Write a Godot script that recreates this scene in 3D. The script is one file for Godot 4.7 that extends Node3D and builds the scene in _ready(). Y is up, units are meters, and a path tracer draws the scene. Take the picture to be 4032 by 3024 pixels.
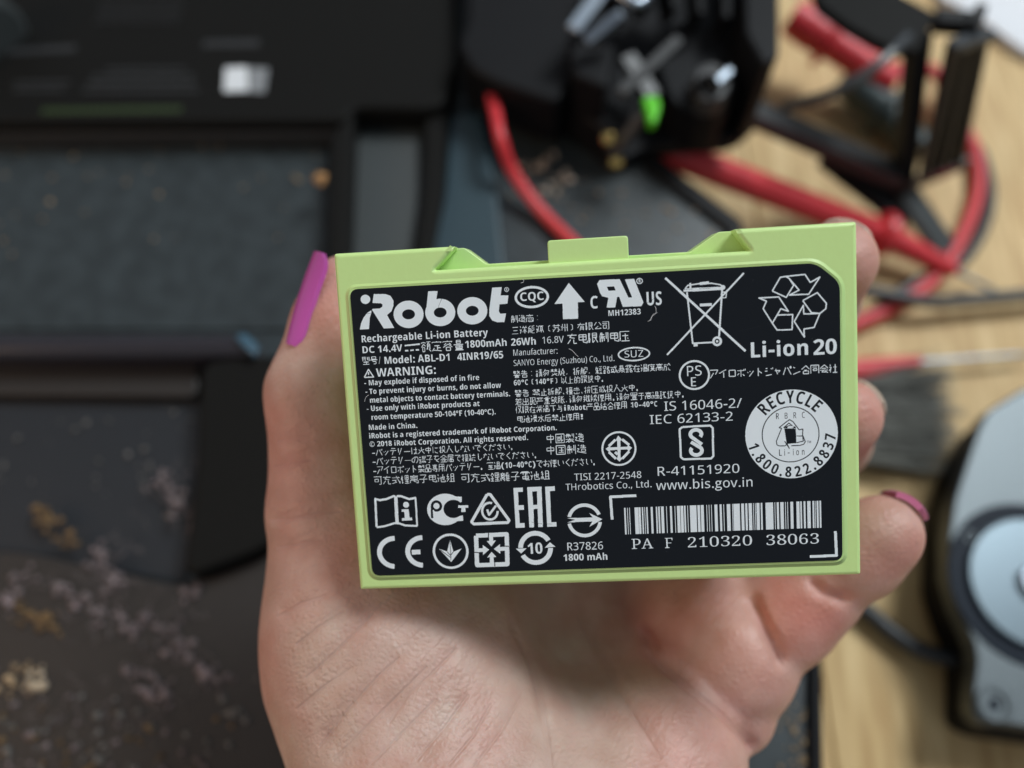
extends Node3D
# A hand holding a green battery pack above an opened robot vacuum on a plank bench. Lengths below are millimetres; P() turns them into metres.

const MM := 0.001
const LABEL_W := 73.2
const LABEL_H := 45.4
const TEX_W := 2048
const TEX_H := 1270
const STROKES := {
	"氵": "2052 0446 1984",
	"讠": "2052 04444986",
	"言": "4050 0292 2373 2575 口2679",
	"扌": "0282 505938 0785",
	"亻": "7005 4249",
	"火": "505409 5499 1335 9364",
	"日": "1080 1989 1019 8089 1484",
	"月": "2080 2009 8089 2383 2686",
	"土": "1383 5059 0999",
	"木": "0393 5059 5309 5399",
	"立": "4050 0292 2437 7468 0999",
	"糸": "502272 7234 3484 5459 2609 7699",
	"纟": "501373 7306 0686 0995",
	"金": "5003 5093 2474 0696 5459 0999 2738 7758",
	"钅": "4005 2272 1575 424978",
	"口": "0090 0999 0009 9099",
	"女": "4027 2799 7149 4909 0393",
	"宀": "4052 0204 0292 9284",
	"艹": "0595 2029 7079",
	"阝": "1019 1050 5034 3466 6639",
	"礻": "3042 0373 7307 4549 5575",
	"雨": "1080 0292 0205 9295 5059 2434 6474 2636 6676",
	"页": "0090 5022 2272 2227 7277 5307 5799",
	"隹": "3004 2229 6052 2393 2595 2797 2999 6359",
	"里": "1080 1015 8085 1382 1585 5059 1787 0999",
	"皿": "0090 0008 9098 3038 6068 0898",
	"豆": "0090 口2265 2748 7758 0999",
	"衣": "4050 0292 5209 3439 3965 5499 8476",
	"止": "5059 2429 5484 0999",
	"方": "4050 0292 3309 3484 8489 8969",
	"王": "0090 1585 0999 5059",
	"辶": "1021 0424 2407 0799",
	"攵": "3004 1383 8309 2499",
	"刂": "1016 8089 8969",
	"离": "4050 0191 2264 7224 1115 8185 1585 0609 0696 9699 9979 5547 4778",
	"告": "3012 2282 5054 0494 口2689",
	"青": "1080 1282 0494 5054 月2589",
	"矢": "3004 2282 0595 5259 5509 5599",
	"足": "口1083 5459 5686 2529 0989",
	"各": "4014 3181 8105 3386 口2689",
	"制": "2013 1252 0464 3039 1519 1555 5558 刂7099",
	"造": "辶0099 告3097",
	"商": "4050 0191 3242 6252 0409 0494 9499 4436 6476 口3789",
	"：": "4252 4757",
	"三": "1181 2575 0989",
	"洋": "氵0029 4051 8071 3292 4585 3797 6269",
	"能": "3003 0344 月0449 5053 5383 8051 5559 5989 8556",
	"源": "氵0029 3191 3128 日5286 6669 5648 8699",
	"（": "71525778",
	"）": "21424728",
	"苏": "艹0093 1474 7479 7959 4409 0618 8698",
	"州": "2018 5059 8089 0314 3445 6475",
	"有": "0292 4006 月3489",
	"限": "阝0029 4080 4049 8084 4282 4484 4967 8476 6499",
	"公": "3004 6094 5518 1888 7798",
	"司": "0080 8089 8969 0262 口1458",
	"额": "宀0043 2205 2244 口1539 页5099",
	"定": "宀0093 2474 5458 5686 2609 1899",
	"容": "宀0093 3214 6284 5306 5396 口3679",
	"量": "日2073 0494 里1599",
	"充": "4050 0191 4123 2374 3509 6569 6999",
	"电": "1181 1116 8186 1383 1686 5158 5899 9997",
	"压": "0090 0009 2484 5259 1999 7687",
	"型": "0050 0252 1015 4045 7074 9095 土1599",
	"号": "口2073 0494 3436 3676 7679 7949",
	"警": "0141 1003 3103 攵5094 口1234 言0599",
	"請": "言0039 青4099",
	"请": "讠0039 青4099",
	"勿": "3005 2282 8268 4407 6419",
	"焚": "木0044 木5094 火1599",
	"燒": "火0039 土5083 土4356 土7396 4696 5639 7679 7999",
	"，": "2718",
	"拆": "扌0039 8051 5149 5494 7479 6587",
	"解": "2012 1242 1209 4249 1444 1646 2229 5090 9094 7054 5696 7559 5878",
	"短": "矢0049 豆5099",
	"路": "足0049 各5099",
	"或": "0282 口1447 0858 5099 9996 8559 7081",
	"暴": "日2073 1484 3336 7376 0696 5659 2738 7768 3709 6799",
	"露": "雨0094 足0449 各5499",
	"在": "0292 4006 2429 土4499",
	"溫": "氵0029 口4084 5272 皿3599",
	"温": "氵0029 日4084 皿3599",
	"度": "4051 0191 0109 2383 4245 7275 4575 3686 8629 3699",
	"高": "4050 0191 口2274 0509 0595 9599 口3678",
	"於": "方0049 7053 7093 6677 6899",
	"以": "1018 1845 3244 8075 7539 7699",
	"上": "4049 4484 0999",
	"的": "2011 日0249 6053 5392 9289 8969 5667",
	"環": "王0039 4090 4042 9092 4292 4494 口5577 5759 7599",
	"境": "土0039 立4084 日4576 5739 7779 7999",
	"中": "口1285 5059",
	"。": "1727 2729 2919 1917",
	"禁": "木0044 木5094 2575 0797 5759 3718 7799",
	"、": "1729",
	"撞": "扌0039 立4093 里4499",
	"击": "1282 0494 5059 1719 1989 8987",
	"挤": "扌0039 6070 4292 4486 8446 5649 7679",
	"投": "扌0039 5044 5080 8084 4585 8539 4599",
	"入": "3050 5009 5399",
	"若": "艹0093 0494 5209 口3689",
	"出": "5059 1115 1585 8185 0609 0999 9699",
	"现": "王0039 4080 4046 8086 6339 6669 6999",
	"严": "0191 3134 6164 1123 8173 0595 0509",
	"重": "7021 0292 日2375 5059 1787 0999",
	"鼓": "1141 2003 0444 口1546 0949 5292 7054 5484 8449 5599",
	"胀": "月0039 8053 4494 5059 5979 6499",
	"继": "纟0039 4048 4898 5494 7078 5163 9173 7499",
	"续": "纟0039 5191 7053 4393 4697 7449 7799",
	"使": "亻0029 3191 口4285 6169 6949 4799",
	"用": "1080 1009 8089 1383 1686 5059",
	"置": "0090 0003 9093 0393 3033 6063 0494 5355 日2588 0999",
	"于": "1181 0494 5159 5939",
	"环": "王0039 4191 7145 6269 6699",
	"仅": "亻0029 3080 8049 4299",
	"常": "5051 2031 8061 0292 0203 9293 口3375 1619 1686 8689 5559",
	"下": "0191 5159 5477",
	"与": "3034 3282 3474 7479 7959 0666",
	"产": "5051 1191 3133 7163 0494 0409",
	"品": "口2074 口0549 口5599",
	"结": "纟0039 4292 7064 4585 口4699",
	"合": "5004 5094 3565 口2689",
	"池": "氵0029 3583 8377 6067 4349 4999 9987",
	"浸": "氵0029 4080 8083 4282 4383 3494 3436 8649 4699 4686",
	"水": "5059 5939 0343 4309 8254 5499",
	"后": "8011 1109 1494 口3689",
	"國": "口0099 1373 口2456 1757 6168 8667",
	"製": "制0094 衣0599",
	"国": "口0099 王2287",
	"ー": "0595",
	"バ": "3109 5199 7182 9092",
	"ッ": "1425 4344 8339",
	"テ": "2080 0393 5339",
	"リ": "2026 7039",
	"は": "1019 4393 7078 7849 4967 6799",
	"に": "1019 4282 4648 4889",
	"し": "3037 3759 5986",
	"な": "0252 3006 7192 7477 7759 5968 6899",
	"い": "1116 1638 8296",
	"で": "0181 8144 4447 4779 7384 9293",
	"く": "7024 2479",
	"だ": "0252 3009 5383 5878 7181 9092",
	"さ": "1282 4077 2637 3769",
	"を": "1181 4025 2556 5658 9447 4789",
	"の": "5138 3807 0704 0441 4181 8194 9487 8769",
	"端": "立0039 5053 5393 9093 7073 4595 4749 4797 9799 6769 8789",
	"子": "1080 8054 5459 5939 0595",
	"属": "1080 8082 1282 1009 3484 5459 3586 口3689",
	"接": "扌0039 立4094 女4599",
	"続": "糸0039 4292 7063 4595 4547 5749 7779 7999",
	"ア": "0090 9065 4309",
	"イ": "8004 5359",
	"ロ": "口1188",
	"ボ": "0282 4149 2507 6688 7181 9092",
	"ト": "3039 3376",
	"専": "1181 日2275 5055 0696 7579 7959 2748",
	"室": "宀0093 2484 4425 2575 土1599",
	"お": "0262 3038 3806 0675 7588 8869 8193",
	"可": "0090 8089 8969 口1356",
	"式": "0292 0555 3558 0957 5099 9996 7182",
	"锂": "钅0039 里4099",
	"组": "纟0039 5080 5059 8089 5383 5686 3999",
	"組": "糸0039 5080 5059 8089 5383 5686 3999",
	"鋰": "金0039 里4099",
	"離": "离0049 隹5099",
	"電": "雨0094 口2588 2787 5459 5999",
	"ジ": "1131 0434 1988 7182 9092",
	"ャ": "1474 2248 7456",
	"パ": "3109 5199 口8092",
	"ン": "1132 1996",
	"同": "0090 0009 9099 2272 口3476",
	"会": "5004 5094 2474 0696 4628 2878 6799",
	"社": "礻0039 土4099",
}

var names := {}
var fonts := {}
var glyphs := {}
var print_image: Image
var ink := Color(0.89, 0.925, 0.945)
var paper := Color(0.045, 0.066, 0.092)
var M := {}
var rng := RandomNumberGenerator.new()


# ---------------------------------------------------------------- mesh helpers
class Geo:
	var v := PackedVector3Array()
	var n := PackedVector3Array()
	var uv := PackedVector2Array()
	var col := PackedColorArray()
	var tint := Color.WHITE
	var tinted := false

	func tri(a: Vector3, b: Vector3, c: Vector3, na: Vector3, nb: Vector3, nc: Vector3, ua := Vector2.ZERO, ub := Vector2.ZERO, uc := Vector2.ZERO) -> void:
		var x := (b - a).cross(c - a)
		if x.length_squared() < 1e-22:
			return
		if x.dot(na + nb + nc) > 0.0:
			v.append_array(PackedVector3Array([a, c, b]))
			n.append_array(PackedVector3Array([na, nc, nb]))
			uv.append_array(PackedVector2Array([ua, uc, ub]))
		else:
			v.append_array(PackedVector3Array([a, b, c]))
			n.append_array(PackedVector3Array([na, nb, nc]))
			uv.append_array(PackedVector2Array([ua, ub, uc]))
		if tinted:
			for i in 3:
				col.append(tint)

	func quad(a: Vector3, b: Vector3, c: Vector3, d: Vector3, na: Vector3, nb: Vector3, nc: Vector3, nd: Vector3) -> void:
		tri(a, b, c, na, nb, nc)
		tri(a, c, d, na, nc, nd)

	func mesh(m: Material, origin := Vector3.ZERO) -> ArrayMesh:
		var w := v.duplicate()
		for i in w.size():
			w[i] -= origin
		var arrays := []
		arrays.resize(Mesh.ARRAY_MAX)
		arrays[Mesh.ARRAY_VERTEX] = w
		arrays[Mesh.ARRAY_NORMAL] = n
		arrays[Mesh.ARRAY_TEX_UV] = uv
		if tinted:
			arrays[Mesh.ARRAY_COLOR] = col
		var out := ArrayMesh.new()
		out.add_surface_from_arrays(Mesh.PRIMITIVE_TRIANGLES, arrays)
		out.surface_set_material(0, m)
		return out


func P(x: float, y: float, z: float) -> Vector3:
	return Vector3(x, y, z) * MM


func flat(xf: Transform3D, p: Vector2, h: float) -> Vector3:
	return xf * (Vector3(p.x, p.y, h) * MM)


func ccw(poly: Array) -> PackedVector2Array:
	var q := PackedVector2Array(poly)
	var area := 0.0
	for i in q.size():
		area += q[i].cross(q[(i + 1) % q.size()])
	if area < 0.0:
		q.reverse()
	return q


func edge_normals(q: PackedVector2Array) -> PackedVector2Array:
	var out := PackedVector2Array()
	for i in q.size():
		var d := (q[(i + 1) % q.size()] - q[i]).normalized()
		out.append(Vector2(d.y, -d.x))
	return out


func inset(q: PackedVector2Array, by: float) -> PackedVector2Array:
	var e := edge_normals(q)
	var out := PackedVector2Array()
	for i in q.size():
		var a := e[(i + q.size() - 1) % q.size()]
		var b := e[i]
		out.append(q[i] - (a + b) / maxf(1.0 + a.dot(b), 0.35) * by)
	return out


func cap(g: Geo, q: PackedVector2Array, h: float, xf: Transform3D, up: float) -> void:
	var t := Geometry2D.triangulate_polygon(q)
	if t.is_empty():
		for fixed in Geometry2D.offset_polygon(q, -0.01):
			q = fixed
			t = Geometry2D.triangulate_polygon(q)
			break
	var nn := (xf.basis * Vector3(0, 0, up)).normalized()
	for i in range(0, t.size(), 3):
		g.tri(flat(xf, q[t[i]], h), flat(xf, q[t[i + 1]], h), flat(xf, q[t[i + 2]], h), nn, nn, nn)


# side wall between two rings of the same outline, with a profile normal that turns from outward to upward
func skirt(g: Geo, q0: PackedVector2Array, h0: float, t0: float, q1: PackedVector2Array, h1: float, t1: float, e: PackedVector2Array, xf: Transform3D) -> void:
	var count := q0.size()
	for i in count:
		var j := (i + 1) % count
		var ni := e[i]
		var nj := e[i]
		var before := e[(i + count - 1) % count]
		var after := e[j]
		if before.dot(e[i]) > 0.72:
			ni = (before + e[i]).normalized()
		if after.dot(e[i]) > 0.72:
			nj = (after + e[i]).normalized()
		var f := func(k: Vector2, t: float) -> Vector3: return (xf.basis * Vector3(k.x * cos(t), k.y * cos(t), sin(t))).normalized()
		g.quad(flat(xf, q0[i], h0), flat(xf, q0[j], h0), flat(xf, q1[j], h1), flat(xf, q1[i], h1), f.call(ni, t0), f.call(nj, t0), f.call(nj, t1), f.call(ni, t1))


func extrude(g: Geo, poly: Array, h0: float, h1: float, bevel: float, xf: Transform3D, segs := 3, lid := true) -> PackedVector2Array:
	var q := ccw(poly)
	var e := edge_normals(q)
	var low := h0
	if bevel > 0.0:
		low = h0 + minf(bevel, (h1 - h0) * 0.3)
		skirt(g, inset(q, low - h0), h0, -PI / 4, q, low, -PI / 8, e, xf)
		cap(g, inset(q, low - h0), h0, xf, -1)
	else:
		cap(g, q, h0, xf, -1)
	skirt(g, q, low, 0, q, h1 - bevel, 0, e, xf)
	var ring := q
	for k in segs if bevel > 0.0 else 0:
		var t0 := PI / 2 * k / segs
		var t1 := PI / 2 * (k + 1) / segs
		var next := inset(q, bevel * (1 - cos(t1)))
		skirt(g, ring, h1 - bevel + bevel * sin(t0), t0, next, h1 - bevel + bevel * sin(t1), t1, e, xf)
		ring = next
	if lid:
		cap(g, ring, h1, xf, 1)
	return ring


func round_corners(points: Array, radius: float, steps := 5) -> Array:
	var out := []
	var c := points.size()
	for i in c:
		var p: Vector2 = points[i]
		var a: Vector2 = points[(i + c - 1) % c] - p
		var b: Vector2 = points[(i + 1) % c] - p
		var r := minf(radius, minf(a.length(), b.length()) * 0.45)
		var s := p + a.normalized() * r
		var f := p + b.normalized() * r
		for k in steps + 1:
			var t := float(k) / steps
			out.append(s.lerp(p, t).lerp(p.lerp(f, t), t))
	return out


func smooth_path(points: Array, steps := 8) -> PackedVector3Array:
	var out := PackedVector3Array()
	for i in points.size() - 1:
		var a: Vector3 = points[maxi(i - 1, 0)]
		var b: Vector3 = points[i]
		var c: Vector3 = points[i + 1]
		var d: Vector3 = points[mini(i + 2, points.size() - 1)]
		for k in steps:
			out.append(b.cubic_interpolate(c, a, d, float(k) / steps))
	out.append(points[-1])
	return out


func tube(g: Geo, pts: PackedVector3Array, radii: Array, sides := 14) -> void:
	var count := pts.size()
	var side := Vector3.ZERO
	var old := PackedVector3Array()
	var oldn := PackedVector3Array()
	for i in count:
		var d := (pts[mini(i + 1, count - 1)] - pts[maxi(i - 1, 0)]).normalized()
		if side == Vector3.ZERO:
			side = d.cross(Vector3.UP if absf(d.y) < 0.9 else Vector3.RIGHT).normalized()
		side = (side - d * side.dot(d)).normalized()
		var up := d.cross(side)
		var f := float(i) / (count - 1) * (radii.size() - 1)
		var k := mini(int(f), radii.size() - 2) if radii.size() > 1 else 0
		var r: float = radii[0] if radii.size() == 1 else lerpf(radii[k], radii[k + 1], f - k)
		var ring := PackedVector3Array()
		var ringn := PackedVector3Array()
		for s in sides:
			var a := TAU * s / sides
			var nn := side * cos(a) + up * sin(a)
			ring.append(pts[i] + nn * r * MM)
			ringn.append(nn)
		if i:
			for s in sides:
				var t := (s + 1) % sides
				g.quad(old[s], old[t], ring[t], ring[s], oldn[s], oldn[t], ringn[t], ringn[s])
		if i == 0 or i == count - 1:
			var nn := -d if i == 0 else d
			for s in sides:
				g.tri(pts[i], ring[s], ring[(s + 1) % sides], nn, nn, nn)
		old = ring
		oldn = ringn


# profile: [distance along a to b as a share, radius in mm] pairs; sharp where a share repeats
func lathe(g: Geo, a: Vector3, b: Vector3, profile: Array, sides := 28) -> void:
	var d := (b - a).normalized()
	var s := d.cross(Vector3.UP if absf(d.y) < 0.9 else Vector3.RIGHT).normalized()
	var u := d.cross(s)
	var length := (b - a).length()
	for i in profile.size() - 1:
		var t0: float = profile[i][0] * length
		var t1: float = profile[i + 1][0] * length
		var r0: float = profile[i][1] * MM
		var r1: float = profile[i + 1][1] * MM
		var slope := Vector2(t1 - t0, r1 - r0).normalized()
		for k in sides:
			var w := []
			for q in [k, k + 1]:
				var ang: float = TAU * q / sides
				w.append(s * cos(ang) + u * sin(ang))
			var n0: Vector3 = (w[0] * slope.x - d * slope.y).normalized()
			var n1: Vector3 = (w[1] * slope.x - d * slope.y).normalized()
			g.quad(a + d * t0 + w[0] * r0, a + d * t0 + w[1] * r0, a + d * t1 + w[1] * r1, a + d * t1 + w[0] * r1, n0, n1, n1, n0)
	for e in [[0, -1.0], [profile.size() - 1, 1.0]]:
		var r: float = profile[e[0]][1] * MM
		var c: Vector3 = a + d * length * profile[e[0]][0]
		for k in sides:
			var x := TAU * k / sides
			var y := TAU * (k + 1) / sides
			g.tri(c, c + (s * cos(x) + u * sin(x)) * r, c + (s * cos(y) + u * sin(y)) * r, d * e[1], d * e[1], d * e[1])


# a bar of w by t mm from a to b, its t side along up, its long edges chamfered
func beam(g: Geo, a: Vector3, b: Vector3, up: Vector3, w: float, t: float, bevel := 0.6) -> void:
	var d := (b - a).normalized()
	var s := d.cross(up).normalized()
	var u := s.cross(d)
	extrude(g, [Vector2(-w, -t) / 2, Vector2(w, -t) / 2, Vector2(w, t) / 2, Vector2(-w, t) / 2].map(func(p): return p), 0, (b - a).length() / MM, minf(bevel, minf(w, t) * 0.3), Transform3D(Basis(s, u, d), a), 2)


func lump(g: Geo, c: Vector3, r: Vector3, turn: Basis, rough := 0.25) -> void:
	var rows := []
	for i in 6:
		var row := []
		for j in 8:
			var th := PI * i / 5
			var ph := TAU * j / 8
			var k := 1.0 + (rng.randf() - 0.5) * 2 * rough * (1.0 if i > 0 and i < 5 else 0.0)
			if i in [0, 5] and j > 0:
				row.append(row[0])
			else:
				row.append(turn * (Vector3(sin(th) * cos(ph), cos(th), sin(th) * sin(ph)) * r * k))
		rows.append(row)
	for i in 5:
		for j in 8:
			var a: Vector3 = rows[i][j]
			var b: Vector3 = rows[i][(j + 1) % 8]
			var d: Vector3 = rows[i + 1][(j + 1) % 8]
			var e: Vector3 = rows[i + 1][j]
			g.quad(c + a, c + b, c + d, c + e, a.normalized(), b.normalized(), d.normalized(), e.normalized())


# ---------------------------------------------------------------- scene helpers
func numbered(called: String) -> String:
	names[called] = names.get(called, -1) + 1
	return called if names[called] == 0 else "%s_%03d" % [called, names[called]]


func thing(called: String, label: String, category: String, at := Vector3.ZERO, group := "", kind := "") -> Node3D:
	var o := Node3D.new()
	o.name = numbered(called)
	add_child(o)
	o.position = at
	o.set_meta("label", label)
	if category:
		o.set_meta("category", category)
	if group:
		o.set_meta("group", group)
	if kind:
		o.set_meta("kind", kind)
	return o


func part(called: String, g: Geo, m: Material, parent: Node3D, label := "") -> MeshInstance3D:
	var o := MeshInstance3D.new()
	var origin := Vector3.ZERO
	var up := parent
	while up != self:
		origin += up.position
		up = up.get_parent()
	o.mesh = g.mesh(m, origin)
	o.name = called
	var k := 0
	while parent.has_node(NodePath(o.name)):
		k += 1
		o.name = "%s_%03d" % [called, k]
	parent.add_child(o, true)
	if label:
		o.set_meta("label", label)
	return o


func mat(called: String, c: Color, rough: float, metal := 0.0, spec := 0.5) -> StandardMaterial3D:
	var m := StandardMaterial3D.new()
	m.resource_name = called
	m.albedo_color = c.linear_to_srgb()
	m.roughness = rough
	m.metallic = metal
	m.metallic_specular = spec
	M[called] = m
	return m


func noise_tex(seed_: int, freq: float, octaves: int, low: Color, high: Color, normal := false, kind := FastNoiseLite.TYPE_SIMPLEX_SMOOTH, size := 512) -> NoiseTexture2D:
	var f := FastNoiseLite.new()
	f.seed = seed_
	f.noise_type = kind
	f.frequency = freq
	f.fractal_octaves = octaves
	var t := NoiseTexture2D.new()
	t.noise = f
	t.width = size
	t.height = size
	t.seamless = true
	if normal:
		t.as_normal_map = true
	else:
		var r := Gradient.new()
		r.set_color(0, low)
		r.set_color(1, high)
		t.color_ramp = r
	return t


# world-space grain: tint texture over the colour and a fine relief
func grain(m: StandardMaterial3D, tint: Texture2D, relief: Texture2D, scale: Vector3, depth: float) -> void:
	m.uv1_triplanar = true
	m.uv1_world_triplanar = true
	m.uv1_scale = scale
	if tint:
		m.albedo_texture = tint
	if relief:
		m.heightmap_enabled = true
		m.heightmap_texture = relief
		m.heightmap_scale = depth


# ---------------------------------------------------------------- printed label
func fill(contours: Array, c: Color) -> void:
	var k := TEX_W / LABEL_W
	var lo := 1e9
	var hi := -1e9
	var q := []
	for a in contours:
		var b := PackedVector2Array()
		for p in a:
			var t := Vector2(p.x * k, TEX_H - p.y * k)
			lo = minf(lo, t.y)
			hi = maxf(hi, t.y)
			b.append(t)
		q.append(b)
	for y in range(maxi(int(floor(lo)), 0), mini(int(ceil(hi)), TEX_H - 1) + 1):
		var xs := []
		var yy := y + 0.5
		for b in q:
			var last: Vector2 = b[-1]
			for p in b:
				if (p.y > yy) != (last.y > yy):
					xs.append(last.x + (yy - last.y) / (p.y - last.y) * (p.x - last.x))
				last = p
		xs.sort()
		for i in range(0, xs.size() - 1, 2):
			var x0 := roundi(xs[i])
			var x1 := roundi(xs[i + 1])
			if x1 > x0:
				print_image.fill_rect(Rect2i(x0, y, x1 - x0, 1), c)


func shape(lists: Array, c := ink) -> void:
	var contours := []
	for l in lists:
		var b := PackedVector2Array()
		for i in range(0, l.size(), 2):
			b.append(Vector2(l[i], l[i + 1]))
		contours.append(b)
	fill(contours, c)


func stroke_points(p: Array, w: float, c: Color) -> void:
	for i in p.size():
		var a: Vector2 = p[i]
		if i + 1 < p.size():
			var b: Vector2 = p[i + 1]
			var d := (b - a).normalized()
			var s := Vector2(-d.y, d.x) * w / 2
			fill([PackedVector2Array([a + s, b + s, b - s, a - s])], c)
		if i > 0 and i + 1 < p.size():
			var o := PackedVector2Array()
			for k in 8:
				o.append(a + Vector2.from_angle(TAU * k / 8) * w / 2)
			fill([o], c)


func stroke(l: Array, w: float, c := ink) -> void:
	var p := []
	for i in range(0, l.size(), 2):
		p.append(Vector2(l[i], l[i + 1]))
	stroke_points(p, w, c)


# band w wide inside an ellipse, from angle a0 to a1; the whole disc when w is below 0
func ring(cx: float, cy: float, rx: float, ry: float, w: float, a0: float, a1: float, c := ink) -> void:
	var outer := PackedVector2Array()
	var inner := PackedVector2Array()
	var steps := 56
	for k in steps + 1:
		var a := deg_to_rad(lerpf(a0, a1, float(k) / steps))
		outer.append(Vector2(cx + rx * cos(a), cy + ry * sin(a)))
		inner.append(Vector2(cx + (rx - w) * cos(a), cy + (ry - w) * sin(a)))
	if w < 0:
		fill([outer], c)
	elif a1 - a0 >= 360:
		fill([outer, inner], c)
	else:
		inner.reverse()
		outer.append_array(inner)
		fill([outer], c)


func glyph(font: String, ch: String) -> Dictionary:
	var key := font + ch
	if glyphs.has(key):
		return glyphs[key]
	if not fonts.has(font):
		var f := SystemFont.new()
		f.font_names = PackedStringArray(["Droid Serif" if font == "f" else "Droid Sans"])
		f.font_weight = 700 if font == "b" else 400
		fonts[font] = f
	var ts := TextServerManager.get_primary_interface()
	var rid: RID = fonts[font].get_rids()[0]
	var index := ts.font_get_glyph_index(rid, 64, ch.unicode_at(0), 0)
	var d: Dictionary = ts.font_get_glyph_contours(rid, 64, index)
	var out := {"wide": ts.font_get_glyph_advance(rid, 64, index).x / 64.0, "contours": []}
	var points: Array = Array(d.get("points", []))
	var start := 0
	for last in d.get("contours", []):
		var raw := points.slice(start, last + 1)
		start = last + 1
		var b := PackedVector2Array()
		var count := raw.size()
		for i in count:
			var p: Vector3 = raw[i]
			var v := Vector2(p.x, -p.y) / 64.0
			if int(p.z) == 1:
				b.append(v)
			else:
				var p0: Vector3 = raw[(i + count - 1) % count]
				var p2: Vector3 = raw[(i + 1) % count]
				var a := Vector2(p0.x, -p0.y) / 64.0
				var e := Vector2(p2.x, -p2.y) / 64.0
				if int(p0.z) != 1:
					a = (a + v) / 2
				if int(p2.z) != 1:
					e = (e + v) / 2
				for k in 5:
					var t := k / 4.0
					b.append(a.lerp(v, t).lerp(v.lerp(e, t), t))
		out.contours.append(b)
	glyphs[key] = out
	return out


func set_glyph(g: Dictionary, at: Transform2D, c: Color) -> void:
	if g.contours.is_empty():
		return
	var moved := []
	for b in g.contours:
		moved.append(at * (b as PackedVector2Array))
	fill(moved, c)


# a line of type from x0 to x1 on the baseline y, its capitals cap mm tall
func write(s: String, x0: float, x1: float, y: float, tall: float, font: String, c := ink) -> void:
	var wide := 0.0
	for ch in s:
		wide += glyph(font, ch).wide
	var size := tall / 0.714
	var squeeze := (x1 - x0) / wide
	var x := x0
	for ch in s:
		var g := glyph(font, ch)
		set_glyph(g, Transform2D(Vector2(squeeze, 0), Vector2(0, size), Vector2(x, y)), c)
		x += g.wide * squeeze


func arc_write(s: String, cx: float, cy: float, r: float, a0: float, a1: float, tall: float, font: String, below: bool) -> void:
	var wide := 0.0
	for ch in s:
		wide += glyph(font, ch).wide
	var size := tall / 0.714
	var at := 0.0
	for ch in s:
		var g := glyph(font, ch)
		var mid := deg_to_rad(lerpf(a0, a1, (at + g.wide / 2) / wide))
		var step := absf(deg_to_rad(a1 - a0)) / wide * r
		var radial := Vector2.from_angle(mid)
		var along := radial.orthogonal() * (1.0 if below else -1.0)
		var up := -radial if below else radial
		along = Vector2(-radial.y, radial.x) if below else Vector2(radial.y, -radial.x)
		var o: Vector2 = Vector2(cx, cy) + radial * r - along * g.wide / 2 * minf(step, size * 0.86)
		set_glyph(g, Transform2D(along * minf(step, size * 0.86), up * size, o), paper)
		at += g.wide


func draw_sign(ch: String, box: Rect2, w: float) -> void:
	for token in STROKES[ch].split(" "):
		var digits: String = token
		var inner := ""
		if not digits[0].is_valid_int():
			inner = digits[0]
			digits = digits.substr(1)
		var p := []
		for i in range(0, digits.length(), 2):
			p.append(box.position + Vector2(digits[i].to_int() / 9.0 * box.size.x, (9 - digits[i + 1].to_int()) / 9.0 * box.size.y))
		if inner:
			draw_sign(inner, Rect2(p[0].x, p[1].y, p[1].x - p[0].x, p[0].y - p[1].y), w)
		else:
			stroke_points(p, w, ink)


# a line of East Asian type, mixed with Latin, from x0 to x1, its signs h mm tall over the bottom y
func brush(s: String, x0: float, x1: float, y: float, h: float, w: float, tight := 1.0) -> void:
	var wide := 0.0
	for ch in s:
		wide += (tight if ch in "：，。、" else 1.0) if STROKES.has(ch) else 0.56
	var cell := (x1 - x0) / wide
	var x := x0
	for ch in s:
		if STROKES.has(ch):
			draw_sign(ch, Rect2(x + cell * 0.06, y + h * 0.05, cell * 0.86, h * 0.9), w)
			x += cell * (tight if ch in "：，。、" else 1.0)
		else:
			var g := glyph("b", ch)
			set_glyph(g, Transform2D(Vector2(cell * 0.52 / g.wide, 0), Vector2(0, h), Vector2(x, y + h * 0.12)), ink)
			x += cell * 0.56


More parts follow.
